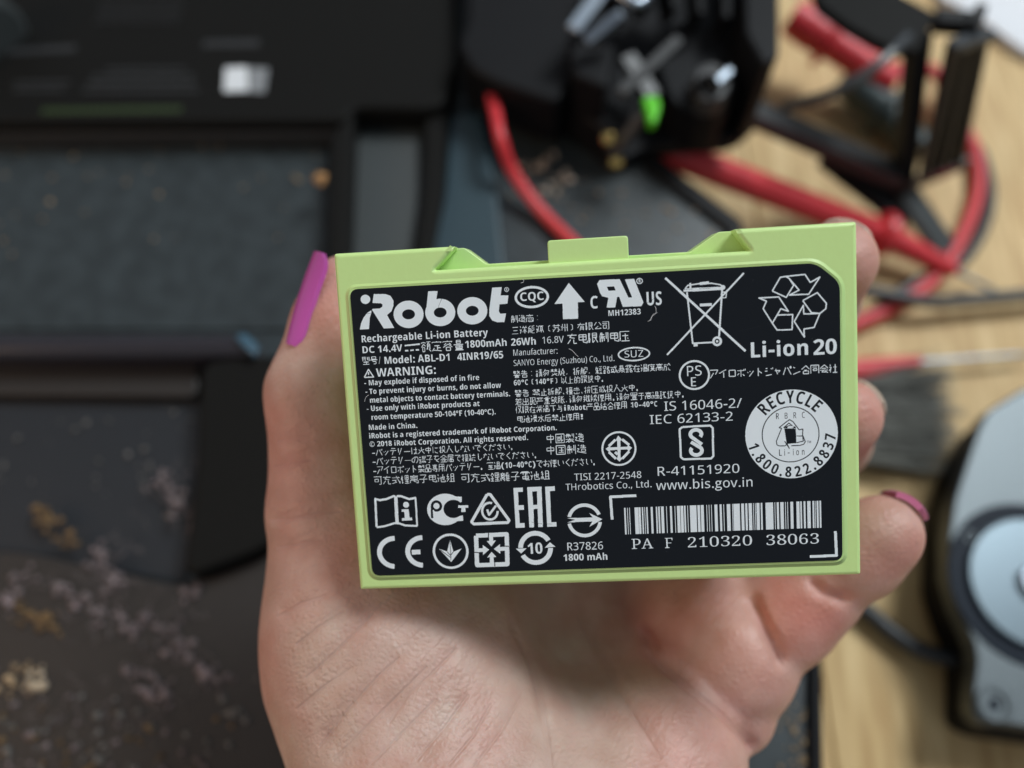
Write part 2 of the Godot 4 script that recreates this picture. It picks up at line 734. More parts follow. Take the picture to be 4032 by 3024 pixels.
func print_label() -> Image:
	print_image = Image.create(TEX_W, TEX_H, false, Image.FORMAT_RGB8)
	print_image.fill(paper)
	ring(2.28, 43.79, 0.76, 0.71, -0.02, 0, 360)
	shape([[3.64, 44.53, 5.43, 44.43, 6.21, 44.12, 6.61, 43.39, 6.58, 42.6, 6.2, 41.75, 5.47, 41.2, 6.45, 39.18, 4.8, 39.18, 3.17, 42.15, 3.34, 42.3, 4.39, 42.28, 4.81, 42.51, 4.88, 42.85, 4.64, 43.05, 3.33, 43.17]])
	shape([[1.05, 39.22, 1.32, 40.19, 1.79, 41.04, 2.41, 41.72, 3.08, 42.08, 3.05, 41.68, 2.75, 40.91, 2.49, 39.2]])
	ring(8.81, 41.13, 2.33, 2.1, 1.34, 0, 360)
	ring(18.66, 41.14, 2.31, 2.08, 1.34, 0, 360)
	ring(13.72, 41.15, 2.32, 2.09, 1.34, 0, 360)
	shape([[12.08, 44.46, 13.55, 44.44, 13.05, 42.24, 11.94, 40.09, 11.45, 40.91]])
	shape([[21.91, 44.48, 23.38, 44.45, 23.13, 43.21, 24.32, 43.18, 24.09, 41.91, 22.89, 41.9, 22.72, 40.84, 22.91, 40.47, 23.81, 40.47, 23.46, 39.15, 22.39, 39.18, 21.61, 39.49, 21.21, 40.22, 21.27, 41.16]])
	ring(24.09, 44.05, 0.36, 0.36, 0.09, 0, 360)
	write("R", 23.92, 24.25, 43.86, 0.38, "b")
	write("Rechargeable Li-ion Battery", 1.06, 20.87, 37.22, 1.07, "b")
	write("DC 14.4V", 1.08, 7.47, 35.51, 1.07, "b")
	stroke([7.86, 36.37, 10.25, 36.49], 0.24)
	stroke([7.86, 35.57, 8.38, 35.59], 0.24)
	stroke([8.7, 35.59, 9.22, 35.61], 0.24)
	stroke([9.54, 35.61, 10.06, 35.63], 0.24)
	brush("额定容量", 10.37, 17.06, 35.2, 1.64, 0.13)
	write("1800mAh", 17.16, 23.72, 35.54, 1.07, "b")
	write("26Wh", 24.24, 28.18, 35.5, 1.07, "b")
	write("16.8V", 28.98, 32.35, 35.58, 1.01, "s")
	brush("充电限制电压", 32.84, 42.36, 35.26, 1.58, 0.14)
	brush("型号", 0.95, 3.55, 33.74, 1.23, 0.12)
	write("/", 3.62, 3.94, 33.75, 1.14, "s")
	write("Model: ABL-D1", 4.39, 14.92, 33.69, 1.11, "b")
	write("4INR19/65", 15.87, 23.04, 33.67, 1.11, "b")
	stroke([1.18, 31.77, 2.65, 31.76, 1.93, 32.99, 1.18, 31.77], 0.19)
	stroke([1.9, 32.55, 1.88, 32.12], 0.19)
	stroke([1.88, 31.94, 1.88, 31.89], 0.19)
	write("WARNING:", 3.08, 12.53, 31.78, 1.26, "b")
	write("- May explode if disposed of in fire", 1.07, 19.12, 30.5, 0.82, "b")
	write("- To prevent injury or burns, do not allow", 1.13, 22.39, 29.14, 0.82, "b")
	write("metal objects to contact battery terminals.", 1.72, 23.75, 27.76, 0.82, "b")
	write("- Use only with iRobot products at", 1.13, 18.95, 26.45, 0.82, "b")
	write("room temperature 50-104°F (10-40°C).", 1.74, 21.36, 25.07, 0.82, "b")
	write("Made in China.", 1.18, 9.01, 23.48, 0.82, "b")
	write("iRobot is a registered trademark of iRobot Corporation.", 1.16, 30.64, 22.15, 0.82, "b")
	write("© 2018 iRobot Corporation. All rights reserved.", 1.14, 26.15, 20.82, 0.82, "b")
	brush("-バッテリーは火中に投入しないでください。", 1.44, 24.35, 19.32, 1.14, 0.1)
	brush("-バッテリーの端子を金属で接続しないでください。", 1.42, 27.96, 17.87, 1.2, 0.1)
	brush("-アイロボット製品専用バッテリー。室温(10-40°C)でお使いください。", 1.42, 36.9, 16.39, 1.26, 0.1)
	brush("可充式锂离子电池组", 1.39, 14.38, 14.72, 1.34, 0.1)
	brush("可充式鋰離子電池組", 15.19, 29.22, 14.5, 1.42, 0.12)
	brush("制造商：", 24.4, 29.15, 38.95, 1.18, 0.1)
	brush("三洋能源（苏州）有限公司", 24.46, 39.45, 37.22, 1.23, 0.1)
	write("Manufacturer:", 24.47, 31.36, 33.95, 0.92, "s")
	write("SANYO Energy (Suzhou) Co., Ltd.", 24.46, 39.91, 32.37, 0.92, "s")
	ring(42.82, 33.27, 2.45, 1.1, 0.24, 0, 360)
	write("SUZ", 41.31, 44.3, 32.8, 1.04, "s")
	brush("警告：請勿焚燒，拆解，短路或暴露在溫度高於", 24.35, 48.27, 30.51, 1.18, 0.1)
	brush("60°C（140°F）以上的環境中。", 24.33, 38.71, 29.25, 1.14, 0.1)
	brush("警告：禁止拆解、撞击、挤压或投入火中。", 24.43, 43.4, 27.6, 1.14, 0.1, 0.5)
	brush("若出现严重鼓胀，请勿继续使用。请勿置于高温环境中。", 24.4, 50.28, 26.27, 1.17, 0.1, 0.55)
	brush("仅限在常温下与iRobot产品结合使用：10-40°C", 24.4, 46.1, 24.99, 1.14, 0.1, 0.4)
	brush("电池浸水后禁止使用!", 24.48, 34.83, 23.56, 1.11, 0.1)
	brush("中國製造", 28.76, 34.77, 20.09, 1.5, 0.12)
	brush("中国制造", 28.65, 35.06, 18.3, 1.5, 0.12)
	ring(27.84, 42.7, 2.62, 1.68, 0.38, 0, 360)
	write("CQC", 25.97, 29.73, 42.18, 1.26, "b")
	shape([[33.53, 44.52, 35.81, 41.52, 34.75, 41.52, 34.68, 39.05, 32.38, 39.11, 32.42, 41.46, 31.2, 41.47]])
	shape([[37.75, 44.12, 38.16, 44.69, 41.16, 44.65, 42.35, 41.82, 42.89, 41.82, 41.93, 44.55, 43.31, 44.57, 44.55, 40.96, 44.22, 40.42, 41.45, 40.47, 40.97, 42.01, 40.66, 41.98, 40.32, 40.47, 39.02, 40.48, 39.35, 41.95, 38.43, 42.23, 38.15, 42.71], [39.19, 43.61, 40.27, 43.61, 40.48, 43.01, 39.44, 42.99]])
	write("C", 36.51, 37.81, 40.45, 1.86, "b")
	write("US", 44.88, 47.4, 40.47, 1.97, "b")
	ring(44.1, 44.19, 0.49, 0.46, 0.14, 0, 360)
	write("R", 43.9, 44.29, 43.98, 0.47, "b")
	write("MH12383", 39.12, 44.13, 39.22, 0.85, "b")
	stroke([47.91, 44.43, 59.4, 32.86], 0.36)
	stroke([59.47, 44.49, 47.76, 32.88], 0.28)
	stroke([51.04, 42.15, 51.64, 34.45, 54.62, 34.43], 0.25)
	stroke([56.21, 42.14, 55.57, 35.26], 0.28)
	stroke([50.53, 42.37, 56.36, 42.32], 0.33)
	stroke([50.7, 42.65, 56.28, 42.57], 0.16)
	stroke([50.78, 42.64, 51.19, 43.13, 52.85, 43.29, 54.73, 43.24, 55.98, 42.95, 56.59, 42.39], 0.2)
	stroke([52.97, 43.28, 54.34, 43.36], 0.43)
	ring(56.36, 42.53, 0.34, 0.35, -0.02, 0, 360)
	stroke([51.59, 43.47, 51.56, 42.6], 0.29)
	ring(55.26, 34.56, 0.73, 0.74, 0.36, 0, 360)
	ring(55.26, 34.56, 0.19, 0.19, -0.02, 0, 360)
	stroke([52.05, 34.37, 52.07, 33.95], 0.59)
	stroke([52.87, 40.1, 54.64, 40.11], 0.44)
	stroke([56.26, 41.85, 56.86, 41.82, 56.74, 41, 56.24, 41], 0.16)
	stroke([63.53, 41.6, 64.74, 43.55, 65.51, 43.63, 65.97, 43.35, 66.65, 42.29, 65.53, 40.54, 63.53, 41.6], 0.21)
	stroke([65.51, 43.63, 68.3, 43.77, 69.05, 42.55, 70.45, 43.25, 68.79, 40.83, 66, 40.86, 67.41, 41.51, 65.97, 43.35, 65.51, 43.63], 0.21)
	stroke([67.92, 39.93, 70.03, 41, 71.32, 39.35, 71.23, 38.56, 70.36, 37.9, 69.13, 38.09, 67.92, 39.93], 0.21)
	stroke([70.36, 37.9, 69.48, 35.88, 68, 35.72, 68.05, 34.52, 66.62, 36.91, 67.98, 39.22, 68.04, 37.95, 70.36, 37.9], 0.21)
	stroke([64.15, 38, 66.41, 37.96, 66.28, 35.73, 64.1, 35.77, 63.42, 36.84, 64.15, 38], 0.21)
	stroke([63.42, 36.84, 62.14, 39.06, 62.64, 40.15, 61.56, 40.68, 64.44, 40.68, 65.79, 38.47, 64.71, 38.92, 64.15, 38, 63.42, 36.84], 0.21)
	write("Li-ion", 59.89, 68.78, 31.84, 2.26, "b")
	write("20", 69.17, 72.83, 31.77, 2.26, "b")
	ring(51.72, 29.64, 2.33, 2.27, 0.3, 0, 360)
	write("PS", 50.42, 52.91, 29.53, 1.52, "s")
	write("E", 51.01, 52.09, 27.94, 1.36, "s")
	brush("アイロボットジャパン合同会社", 54, 72.85, 28.96, 1.34, 0.13)
	write("IS 16046-2/", 46.92, 58.7, 24.39, 1.42, "s")
	write("IEC 62133-2", 44.68, 57.37, 22.43, 1.39, "s")
	stroke([49.67, 21.8, 53.86, 21.81, 54.2, 21.44, 54.16, 17.09, 53.81, 16.74, 49.66, 16.8, 49.28, 17.14, 49.24, 21.46, 49.67, 21.8], 0.32)
	ring(51.65, 20.6, 1.11, 0.95, 0.57, -40, 215)
	stroke([50.88, 20.27, 52.51, 18.97], 0.54)
	ring(51.64, 18.05, 1.12, 0.96, 0.57, 140, 395)
	stroke([50.88, 19.42, 52.46, 18.36], 0.54)
	write("R-41151920", 45.46, 58.12, 14.38, 1.39, "s")
	write("www.bis.gov.in", 45.33, 60.12, 12.17, 1.42, "s")
	ring(39.94, 18.87, 2.67, 2.7, 0.3, 0, 360)
	shape([[39.91, 20.91, 40.44, 20.3, 40.22, 20.02, 40.13, 17.52, 40.36, 17.27, 39.93, 16.84, 39.47, 17.31, 39.69, 17.54, 39.72, 20.04, 39.54, 20.29]])
	shape([[37.9, 18.91, 38.43, 19.29, 38.7, 19.12, 41.17, 19.11, 41.42, 19.32, 41.95, 18.93, 41.46, 18.39, 41.16, 18.69, 38.63, 18.67, 38.42, 18.4]])
	stroke([39.49, 20.29, 38.43, 19.32], 0.41)
	stroke([40.48, 20.29, 41.54, 19.35], 0.41)
	stroke([38.39, 18.41, 39.41, 17.31], 0.41)
	stroke([41.5, 18.38, 40.36, 17.27], 0.41)
	stroke([39.33, 18.36, 39.71, 17.95], 0.41)
	write("TISI 2217-2548", 32.87, 43.25, 14.15, 1.07, "s")
	write("THrobotics Co., Ltd.", 31.45, 44.77, 12.64, 1.04, "s")
	ring(65.86, 19.97, 6.84, 6.79, -0.02, 0, 360)
	ring(65.73, 19.93, 4.27, 4.29, 0.14, 0, 360, paper)
	arc_write("RECYCLE", 65.82, 19.97, 4.74, 143, 40, 1.86, "b", false)
	arc_write("1.800.822.8837", 65.82, 19.97, 6.6, 190, 360, 1.58, "b", true)
	write("R", 63.59, 64.11, 22.36, 0.92, "s", paper)
	write("B", 64.87, 65.39, 22.36, 0.92, "s", paper)
	write("R", 66.15, 66.66, 22.36, 0.92, "s", paper)
	write("C", 67.42, 67.94, 22.36, 0.92, "s", paper)
	write("L", 63.89, 64.41, 16.73, 0.95, "s", paper)
	write("i", 64.72, 64.9, 16.73, 0.95, "s", paper)
	write("-", 65.21, 65.57, 16.73, 0.95, "s", paper)
	write("i", 66, 66.19, 16.73, 0.95, "s", paper)
	write("o", 66.46, 66.95, 16.73, 0.95, "s", paper)
	write("n", 67.32, 67.8, 16.73, 0.95, "s", paper)
	shape([[64.81, 21.08, 65.58, 21.36, 66.52, 21.08, 66.56, 18.55, 65.14, 18.52]], paper)
	ring(65.76, 21.06, 0.49, 0.17, -0.02, 0, 360)
	stroke([64.88, 20.91, 66.48, 20.8], 0.06)
	stroke([64.05, 21.03, 65.21, 21.92, 65.63, 22.19, 66.12, 21.88, 67.01, 20.58, 67.57, 20.68, 67.5, 19.77, 67.89, 18.73, 67.65, 18.34, 67.04, 18.18, 65.82, 18.2], 0.13, paper)
	stroke([64.05, 21.03, 64.43, 20.93, 63.62, 18.99, 63.68, 18.44, 63.99, 18.25, 64.83, 18.21, 65.21, 18.45, 65.51, 17.8, 64.84, 18.94], 0.13, paper)
	stroke([64.73, 21, 65.51, 21.67, 66.03, 21.26], 0.13, paper)
	stroke([66.61, 19.65, 67.52, 19.61, 67.59, 18.82, 66.59, 18.63], 0.13, paper)
	write("TM", 68.11, 68.8, 18.47, 0.35, "s", paper)
	stroke([1.33, 12.49, 2.14, 12.24, 3.22, 12.36, 4.41, 12.8, 4.66, 12.76], 0.35)
	stroke([1.45, 12.55, 1.32, 7.92], 0.35)
	stroke([4.74, 12.75, 4.64, 8.25], 0.54)
	stroke([4.91, 12.78, 5.56, 12.76, 6.84, 12.22, 7.94, 12.4], 0.35)
	stroke([7.88, 12.43, 7.82, 7.85], 0.28)
	stroke([1.31, 7.87, 2.57, 7.99, 4.26, 8.44, 5, 8.37, 5.88, 8.01, 7.85, 7.85], 0.32)
	ring(6.29, 11.33, 0.48, 0.48, -0.02, 0, 360)
	shape([[5.54, 10.61, 6.65, 10.62, 6.71, 9.23, 7.09, 9.25, 7.1, 8.8, 5.44, 8.78, 5.47, 9.19, 5.94, 9.23, 5.91, 10.21, 5.51, 10.23]])
	shape([[15.2, 12.28, 14.24, 12.36, 13.8, 12.61, 13.3, 12.78, 12.77, 12.87, 12.24, 12.87, 11.71, 12.78, 11.21, 12.61, 10.75, 12.36, 10.35, 12.04, 10.02, 11.66, 9.78, 11.23, 9.63, 10.78, 9.58, 10.3, 9.63, 9.83, 9.78, 9.38, 10.02, 8.96, 10.35, 8.59, 10.75, 8.28, 11.22, 8.04, 11.72, 7.88, 12.25, 7.81, 12.79, 7.83, 13.32, 7.93, 13.81, 8.12, 14.26, 8.39, 15.2, 8.42, 15.18, 9.3, 14.62, 9.2, 14.36, 9.06, 14.08, 8.97, 13.79, 8.93, 13.49, 8.94, 13.2, 9, 12.94, 9.12, 12.7, 9.28, 12.5, 9.48, 12.34, 9.72, 12.24, 9.98, 12.19, 10.25, 12.2, 10.53, 12.26, 10.8, 12.38, 11.06, 12.55, 11.29, 12.76, 11.49, 13.01, 11.65, 13.28, 11.77, 13.57, 11.83, 13.87, 11.84, 14.16, 11.79, 14.44, 11.7, 14.69, 11.56, 14.9, 11.37, 15.15, 11.49]])
	stroke([10.31, 9.02, 10.4, 10.93], 0.41, paper)
	ring(11.11, 10.95, 0.9, 0.91, 0.41, 0, 360, paper)
	stroke([10.59, 10.34, 10.6, 9], 0.22)
	stroke([14.53, 10.72, 16.13, 10.69], 0.41)
	stroke([15.34, 10.57, 15.31, 9.83], 0.66)
	stroke([19.2, 12.49, 19.69, 12.47, 22.4, 8.24, 22.17, 7.88, 16.8, 7.85, 16.5, 8.21, 19.2, 12.49], 0.47)
	ring(19.48, 9.8, 1.39, 1.52, 0.36, 70, 360)
	stroke([19.07, 10.1, 19.31, 9.21, 20.5, 10.66], 0.35)
	shape([[23.38, 13.35, 24.83, 13.35, 24.82, 12.68, 24.06, 12.68, 24.03, 10.57, 24.83, 10.58, 24.83, 9.83, 24.03, 9.83, 24.06, 7.71, 24.79, 7.72, 24.8, 6.99, 23.37, 6.96]])
	shape([[25.51, 13.39, 27.76, 13.39, 27.64, 6.97, 26.9, 6.97, 26.97, 9.89, 26.33, 9.88, 26.25, 6.97, 25.52, 6.97], [26.27, 12.67, 27.01, 12.68, 26.96, 10.54, 26.32, 10.54]])
	shape([[28.32, 13.36, 29.81, 13.39, 29.8, 12.65, 29.01, 12.63, 29, 7.7, 29.76, 7.7, 29.77, 6.98, 28.32, 6.98]])
	ring(3.99, 3.67, 2.92, 2.69, 0.79, 88, 264)
	ring(8.52, 3.69, 2.9, 2.65, 0.79, 90, 265)
	stroke([6.65, 3.61, 8.05, 3.62], 0.76)
	ring(12.87, 3.57, 2.86, 2.88, 0.39, 0, 360)
	shape([[12.89, 5.42, 13.32, 3.47, 14.67, 3.98, 12.85, 1.81, 11.02, 4.05, 12.31, 3.56]])
	stroke([12.88, 5.25, 12.84, 2.06], 0.08, paper)
	stroke([12.79, 2.9, 12.31, 3.51], 0.09, paper)
	stroke([12.83, 2.9, 13.29, 3.47], 0.09, paper)
	stroke([11.21, 3.88, 12.77, 2.57], 0.09, paper)
	stroke([17.06, 5.94, 21.9, 6.02, 21.74, 1.18, 16.93, 1.17, 17.06, 5.94], 0.69)
	shape([[18.67, 5.05, 20.14, 5.06, 19.38, 4.1]])
	stroke([19.42, 6.19, 19.39, 4.85], 0.63)
	shape([[18.01, 4.43, 17.96, 2.76, 18.99, 3.62]])
	stroke([16.86, 3.6, 18.17, 3.59], 0.63)
	shape([[20.76, 4.47, 20.71, 2.89, 19.73, 3.71]])
	stroke([21.85, 3.69, 20.55, 3.68], 0.63)
	shape([[18.59, 2.37, 20.06, 2.41, 19.35, 3.27]])
	stroke([19.28, 1.01, 19.33, 2.52], 0.63)
	stroke([19.07, 6.33, 18.91, 5.04], 0.14, paper)
	stroke([16.68, 3.28, 17.9, 3.1], 0.14, paper)
	stroke([22.12, 4.06, 20.74, 4.17], 0.14, paper)
	stroke([19.73, 0.91, 19.78, 2.33], 0.14, paper)
	ring(26.31, 3.65, 2.72, 2.74, 0.76, 28, 178)
	ring(26.31, 3.65, 2.72, 2.74, 0.76, 208, 358)
	shape([[23.2, 3.64, 24.9, 3.63, 24, 2.83]])
	shape([[27.72, 3.62, 29.44, 3.73, 28.59, 4.5]])
	stroke([23.6, 3.04, 23.99, 2.66, 25.09, 3.49], 0.14, paper)
	stroke([27.62, 3.82, 28.6, 4.67, 29.02, 4.32], 0.14, paper)
	write("10", 24.96, 27.45, 2.7, 1.77, "b")
	ring(34.15, 7.79, 2.7, 2.7, 0.55, 20, 165)
	ring(34.15, 7.79, 2.7, 2.7, 0.55, 190, 352)
	shape([[36.93, 7.88, 34.9, 8.95, 35.42, 8.22, 31.45, 8.25, 32.7, 7.94, 31.46, 7.55, 35.34, 7.58, 34.84, 6.72]])
	write("R37826", 31.12, 36.89, 3.08, 1.23, "s")
	write("1800 mAh", 30.52, 37.51, 1.41, 1.05, "b")
	stroke([42.3, 11.4, 38.32, 11.37, 38.42, 7.75], 0.43)
	stroke([68.22, 0.87, 72.22, 0.88, 72.1, 4.72], 0.43)
	write("PA", 41.18, 44.58, 2.96, 1.6, "f")
	write("F", 46.29, 47.66, 2.94, 1.6, "f")
	write("210320", 49.72, 59.75, 2.92, 1.6, "f")
	write("38063", 61.59, 69.81, 2.86, 1.6, "f")
	for bar in [[40.31, 0.27], [40.77, 0.11], [41.1, 0.11], [41.94, 0.54], [42.53, 0.32], [43.02, 0.23], [43.43, 0.11], [43.7, 0.23], [44.38, 0.32], [45.17, 0.23], [45.55, 0.23], [45.96, 0.45], [46.75, 0.11], [47.31, 0.32], [48.04, 0.09], [48.4, 0.45], [48.94, 0.41], [49.46, 0.27], [49.98, 0.11], [50.36, 0.99], [51.49, 0.41], [52.01, 0.45], [52.85, 0.11], [53.23, 0.11], [53.59, 0.11], [54.09, 0.45], [54.88, 0.32], [55.44, 0.11], [55.94, 0.54], [56.75, 0.11], [56.93, 0.99], [58.11, 0.45], [58.72, 0.32], [59.23, 0.5], [59.91, 0.11], [60.18, 0.11], [60.41, 0.45], [61.04, 0.27], [61.76, 1.13], [63.12, 0.11], [63.46, 0.32], [63.98, 0.5], [64.7, 0.11], [65.01, 0.11], [65.49, 0.41], [66.39, 0.45], [66.96, 0.23], [67.45, 0.27], [67.99, 0.5], [68.76, 0.27], [69.12, 0.11], [69.39, 0.27], [69.8, 0.27]]:
		shape([[bar[0], 5.32, bar[0] + bar[1], 5.32, bar[0] + bar[1], 9.56, bar[0], 9.56]])
	# dust specks and hairline scuffs on the film
	for k in 240:
		var p := Vector2i(rng.randi_range(8, TEX_W - 8), rng.randi_range(8, TEX_H - 8))
		var s := rng.randi_range(1, 3)
		print_image.fill_rect(Rect2i(p.x, p.y, s, rng.randi_range(1, 3)), print_image.get_pixelv(p).lerp(Color(0.5, 0.5, 0.48), rng.randf_range(0.15, 0.5)))
	for k in 26:
		var a := Vector2(rng.randf() * LABEL_W, rng.randf() * LABEL_H)
		var b := a + Vector2.from_angle(rng.randf() * TAU) * rng.randf_range(0.8, 4)
		stroke_points([a, a.lerp(b, 0.5) + Vector2(rng.randfn(), rng.randfn()) * 0.1, b], 0.036, Color(0.13, 0.14, 0.155))
	return print_image


# ---------------------------------------------------------------- the hand
func hand_mesh(o: Node3D) -> void:
	# chains of tapered bones, joined by exponential smooth minimum within a group and more tightly between groups
	var bones := [
		[0, Vector3(-13.3, 140.5, 119.83), Vector3(-6.48, 147.77, 139.72), 20, 24],
		[0, Vector3(18.14, 128.99, 120.84), Vector3(16.42, 141.62, 141.08), 19, 24],
		[0, Vector3(5.91, 131.29, 120.63), Vector3(5.11, 144.08, 140.53), 20, 24],
		[0, Vector3(-32.95, 145.72, 58.92), Vector3(-23.27, 134.41, 80.83), 12.5, 20],
		[0, Vector3(-23.27, 134.41, 80.83), Vector3(-12.3, 129.92, 104.65), 20, 21],
		[0, Vector3(-12.3, 129.92, 104.65), Vector3(-6.87, 131.29, 120.63), 21, 20],
		[0, Vector3(-22.05, 128.76, 83.47), Vector3(-9.54, 113.8, 72.96), 19, 15],
		[0, Vector3(-1.45, 112.11, 114.44), Vector3(-8.73, 109.72, 72.25), 17, 13],
		[0, Vector3(-8.73, 109.72, 72.25), Vector3(-10.37, 114.82, 32.92), 13, 10],
		[0, Vector3(8.63, 109.86, 114.54), Vector3(7.75, 103.6, 71.18), 17, 13],
		[0, Vector3(7.75, 103.6, 71.18), Vector3(9.21, 112.48, 30.84), 13, 10],
		[0, Vector3(16.69, 112.11, 114.44), Vector3(23.22, 105.64, 71.54), 16, 13],
		[0, Vector3(23.22, 105.64, 71.54), Vector3(27.84, 109.24, 37.79), 13, 10],
		[0, Vector3(17.29, 124.52, 113.86), Vector3(27.03, 125.35, 100.25), 16, 13.5],
		[0, Vector3(27.03, 125.35, 100.25), Vector3(25.03, 112.98, 86.55), 13.5, 13],
		[0, Vector3(19.9, 103.78, 80.26), Vector3(24.51, 103.6, 71.18), 12, 11],
		[1, Vector3(25.03, 110.28, 66.31), Vector3(36.42, 119.93, 74.02), 12.5, 14.5],
		[1, Vector3(36.42, 119.93, 74.02), Vector3(43.25, 125.45, 83.48), 14.5, 13],
		[2, Vector3(40.3, 120.16, 87.71), Vector3(43.56, 123.91, 93.86), 10, 7.2],
		[3, Vector3(-32.95, 145.72, 58.92), Vector3(-35.76, 155.82, 39.64), 12.5, 9.4],
		[3, Vector3(-35.76, 155.82, 39.64), Vector3(-32.48, 161.3, 27.9), 9.4, 7.9],
		[3, Vector3(-32.48, 161.3, 27.9), Vector3(-30.93, 163.78, 22.57), 7.9, 7],
		[4, Vector3(-10.37, 114.82, 32.92), Vector3(20.95, 121.66, 18.24), 10, 9],
		[4, Vector3(20.95, 121.66, 18.24), Vector3(39.17, 128.83, 17.07), 9, 8],
		[4, Vector3(39.17, 128.83, 17.07), Vector3(50.14, 133.74, 20.73), 8, 7.5],
		[5, Vector3(9.21, 112.48, 30.84), Vector3(49.03, 122.57, 16.29), 10, 9],
		[5, Vector3(49.03, 122.57, 16.29), Vector3(66.18, 140.62, 10.71), 9, 8.3],
		[5, Vector3(66.18, 140.62, 10.71), Vector3(60.85, 165.38, 16.77), 8.3, 7.6],
		[6, Vector3(27.84, 109.24, 37.79), Vector3(55.5, 111.62, 39.77), 10, 9],
		[6, Vector3(55.5, 111.62, 39.77), Vector3(68.69, 127.89, 38.02), 9, 8.3],
		[6, Vector3(68.69, 127.89, 38.02), Vector3(62.45, 152.15, 42.78), 8.3, 7.3],
		[7, Vector3(50.52, 123.89, 79.72), Vector3(52.97, 129.94, 76.21), 8.3, 9.3],
		[7, Vector3(52.97, 129.94, 76.21), Vector3(59.06, 134.26, 71.69), 9.3, 8.8],
		[7, Vector3(53.63, 114.31, 67.14), Vector3(54.84, 127.26, 74.85), 8, 8.3],
		[8, Vector3(60.23, 133.58, 68.4), Vector3(65.48, 140.25, 65.92), 8.6, 8.2],
		[8, Vector3(65.48, 140.25, 65.92), Vector3(69.02, 144.68, 63.52), 8.2, 7.4],
	]
	var blend := [0.22, 0.6, 0.7, 0.7, 0.8, 0.8, 0.8, 0.8, 0.8]
	var join := 1.6
	var cell := 0.9
	var lo := Vector3(1e9, 1e9, 1e9)
	var hi := -lo
	for b in bones:
		for k in [1, 2]:
			var r: float = b[k + 2] + 4
			lo = lo.min(b[k] - Vector3(r, r, r))
			hi = hi.max(b[k] + Vector3(r, r, r))
	var nx := int((hi.x - lo.x) / cell) + 2
	var ny := int((hi.y - lo.y) / cell) + 2
	var nz := int((hi.z - lo.z) / cell) + 2
	var total := PackedFloat32Array()
	total.resize(nx * ny * nz)
	var sum := PackedFloat32Array()
	for gi in blend.size():
		var k: float = blend[gi]
		var reach := 3.2 / k + 2.0
		sum = PackedFloat32Array()
		sum.resize(nx * ny * nz)
		var glo := Vector3i(nx, ny, nz)
		var ghi := Vector3i.ZERO
		for b in bones:
			if b[0] != gi:
				continue
			var pa: Vector3 = b[1]
			var pb: Vector3 = b[2]
			var ra: float = b[3]
			var rb: float = b[4]
			var r := maxf(ra, rb) + reach
			var i0 := Vector3i(((pa.min(pb) - Vector3(r, r, r) - lo) / cell).floor()).clamp(Vector3i.ZERO, Vector3i(nx - 1, ny - 1, nz - 1))
			var i1 := Vector3i(((pa.max(pb) + Vector3(r, r, r) - lo) / cell).ceil()).clamp(Vector3i.ZERO, Vector3i(nx - 1, ny - 1, nz - 1))
			glo = Vector3i(mini(glo.x, i0.x), mini(glo.y, i0.y), mini(glo.z, i0.z))
			ghi = Vector3i(maxi(ghi.x, i1.x), maxi(ghi.y, i1.y), maxi(ghi.z, i1.z))
			var ab := pb - pa
			var inv := 1.0 / ab.length_squared()
			var dr := rb - ra
			for z in range(i0.z, i1.z + 1):
				for y in range(i0.y, i1.y + 1):
					var at := (z * ny + y) * nx
					var w := Vector3(lo.x + i0.x * cell, lo.y + y * cell, lo.z + z * cell) - pa
					for x in range(i0.x, i1.x + 1):
						var h := clampf(w.dot(ab) * inv, 0.0, 1.0)
						var d := (w - ab * h).length() - ra - dr * h
						if d < reach:
							sum[at + x] += exp(-k * maxf(d, -9.0))
						w.x += cell
		var power := join / k
		for z in range(glo.z, ghi.z + 1):
			for y in range(glo.y, ghi.y + 1):
				var at := (z * ny + y) * nx
				for x in range(glo.x, ghi.x + 1):
					if sum[at + x] > 0.0:
						total[at + x] += pow(sum[at + x], power)
	# surface nets
	var vert := {}
	var pos := PackedVector3Array()
	var corner := [0, 1, nx, nx + 1, nx * ny, nx * ny + 1, nx * ny + nx, nx * ny + nx + 1]
	var edges := [[0, 1], [2, 3], [4, 5], [6, 7], [0, 2], [1, 3], [4, 6], [5, 7], [0, 4], [1, 5], [2, 6], [3, 7]]
	for z in nz - 1:
		for y in ny - 1:
			var base := (z * ny + y) * nx
			for x in nx - 1:
				var at := base + x
				var s := 0
				for k in 8:
					if total[at + corner[k]] > 1.0:
						s += 1
				if s == 0 or s == 8:
					continue
				var mean := Vector3.ZERO
				var hits := 0
				for e in edges:
					var ta := total[at + corner[e[0]]]
					var tb := total[at + corner[e[1]]]
					if (ta > 1.0) == (tb > 1.0):
						continue
					var da := log(maxf(ta, 1e-4))
					var db := log(maxf(tb, 1e-4))
					var t := da / (da - db)
					var ca := Vector3(e[0] & 1, (e[0] >> 1) & 1, e[0] >> 2)
					var cb := Vector3(e[1] & 1, (e[1] >> 1) & 1, e[1] >> 2)
					mean += ca.lerp(cb, t)
					hits += 1
				vert[at] = pos.size()
				pos.append(lo + (Vector3(x, y, z) + mean / hits) * cell)
	var tris := PackedInt32Array()
	var dx := [1, nx, nx * ny]
	for at: int in vert:
		for axis in 3:
			var a: bool = total[at] > 1.0
			if a == (total[at + dx[axis]] > 1.0):
				continue
			var u: int = dx[(axis + 1) % 3]
			var w: int = dx[(axis + 2) % 3]
			if not (vert.has(at - u) and vert.has(at - w) and vert.has(at - u - w)):
				continue
			var q := [vert[at], vert[at - u], vert[at - u - w], vert[at - w]]
			if a:
				tris.append_array(PackedInt32Array([q[0], q[2], q[1], q[0], q[3], q[2]]))
			else:
				tris.append_array(PackedInt32Array([q[0], q[1], q[2], q[0], q[2], q[3]]))
	var norm := mesh_normals(pos, tris)
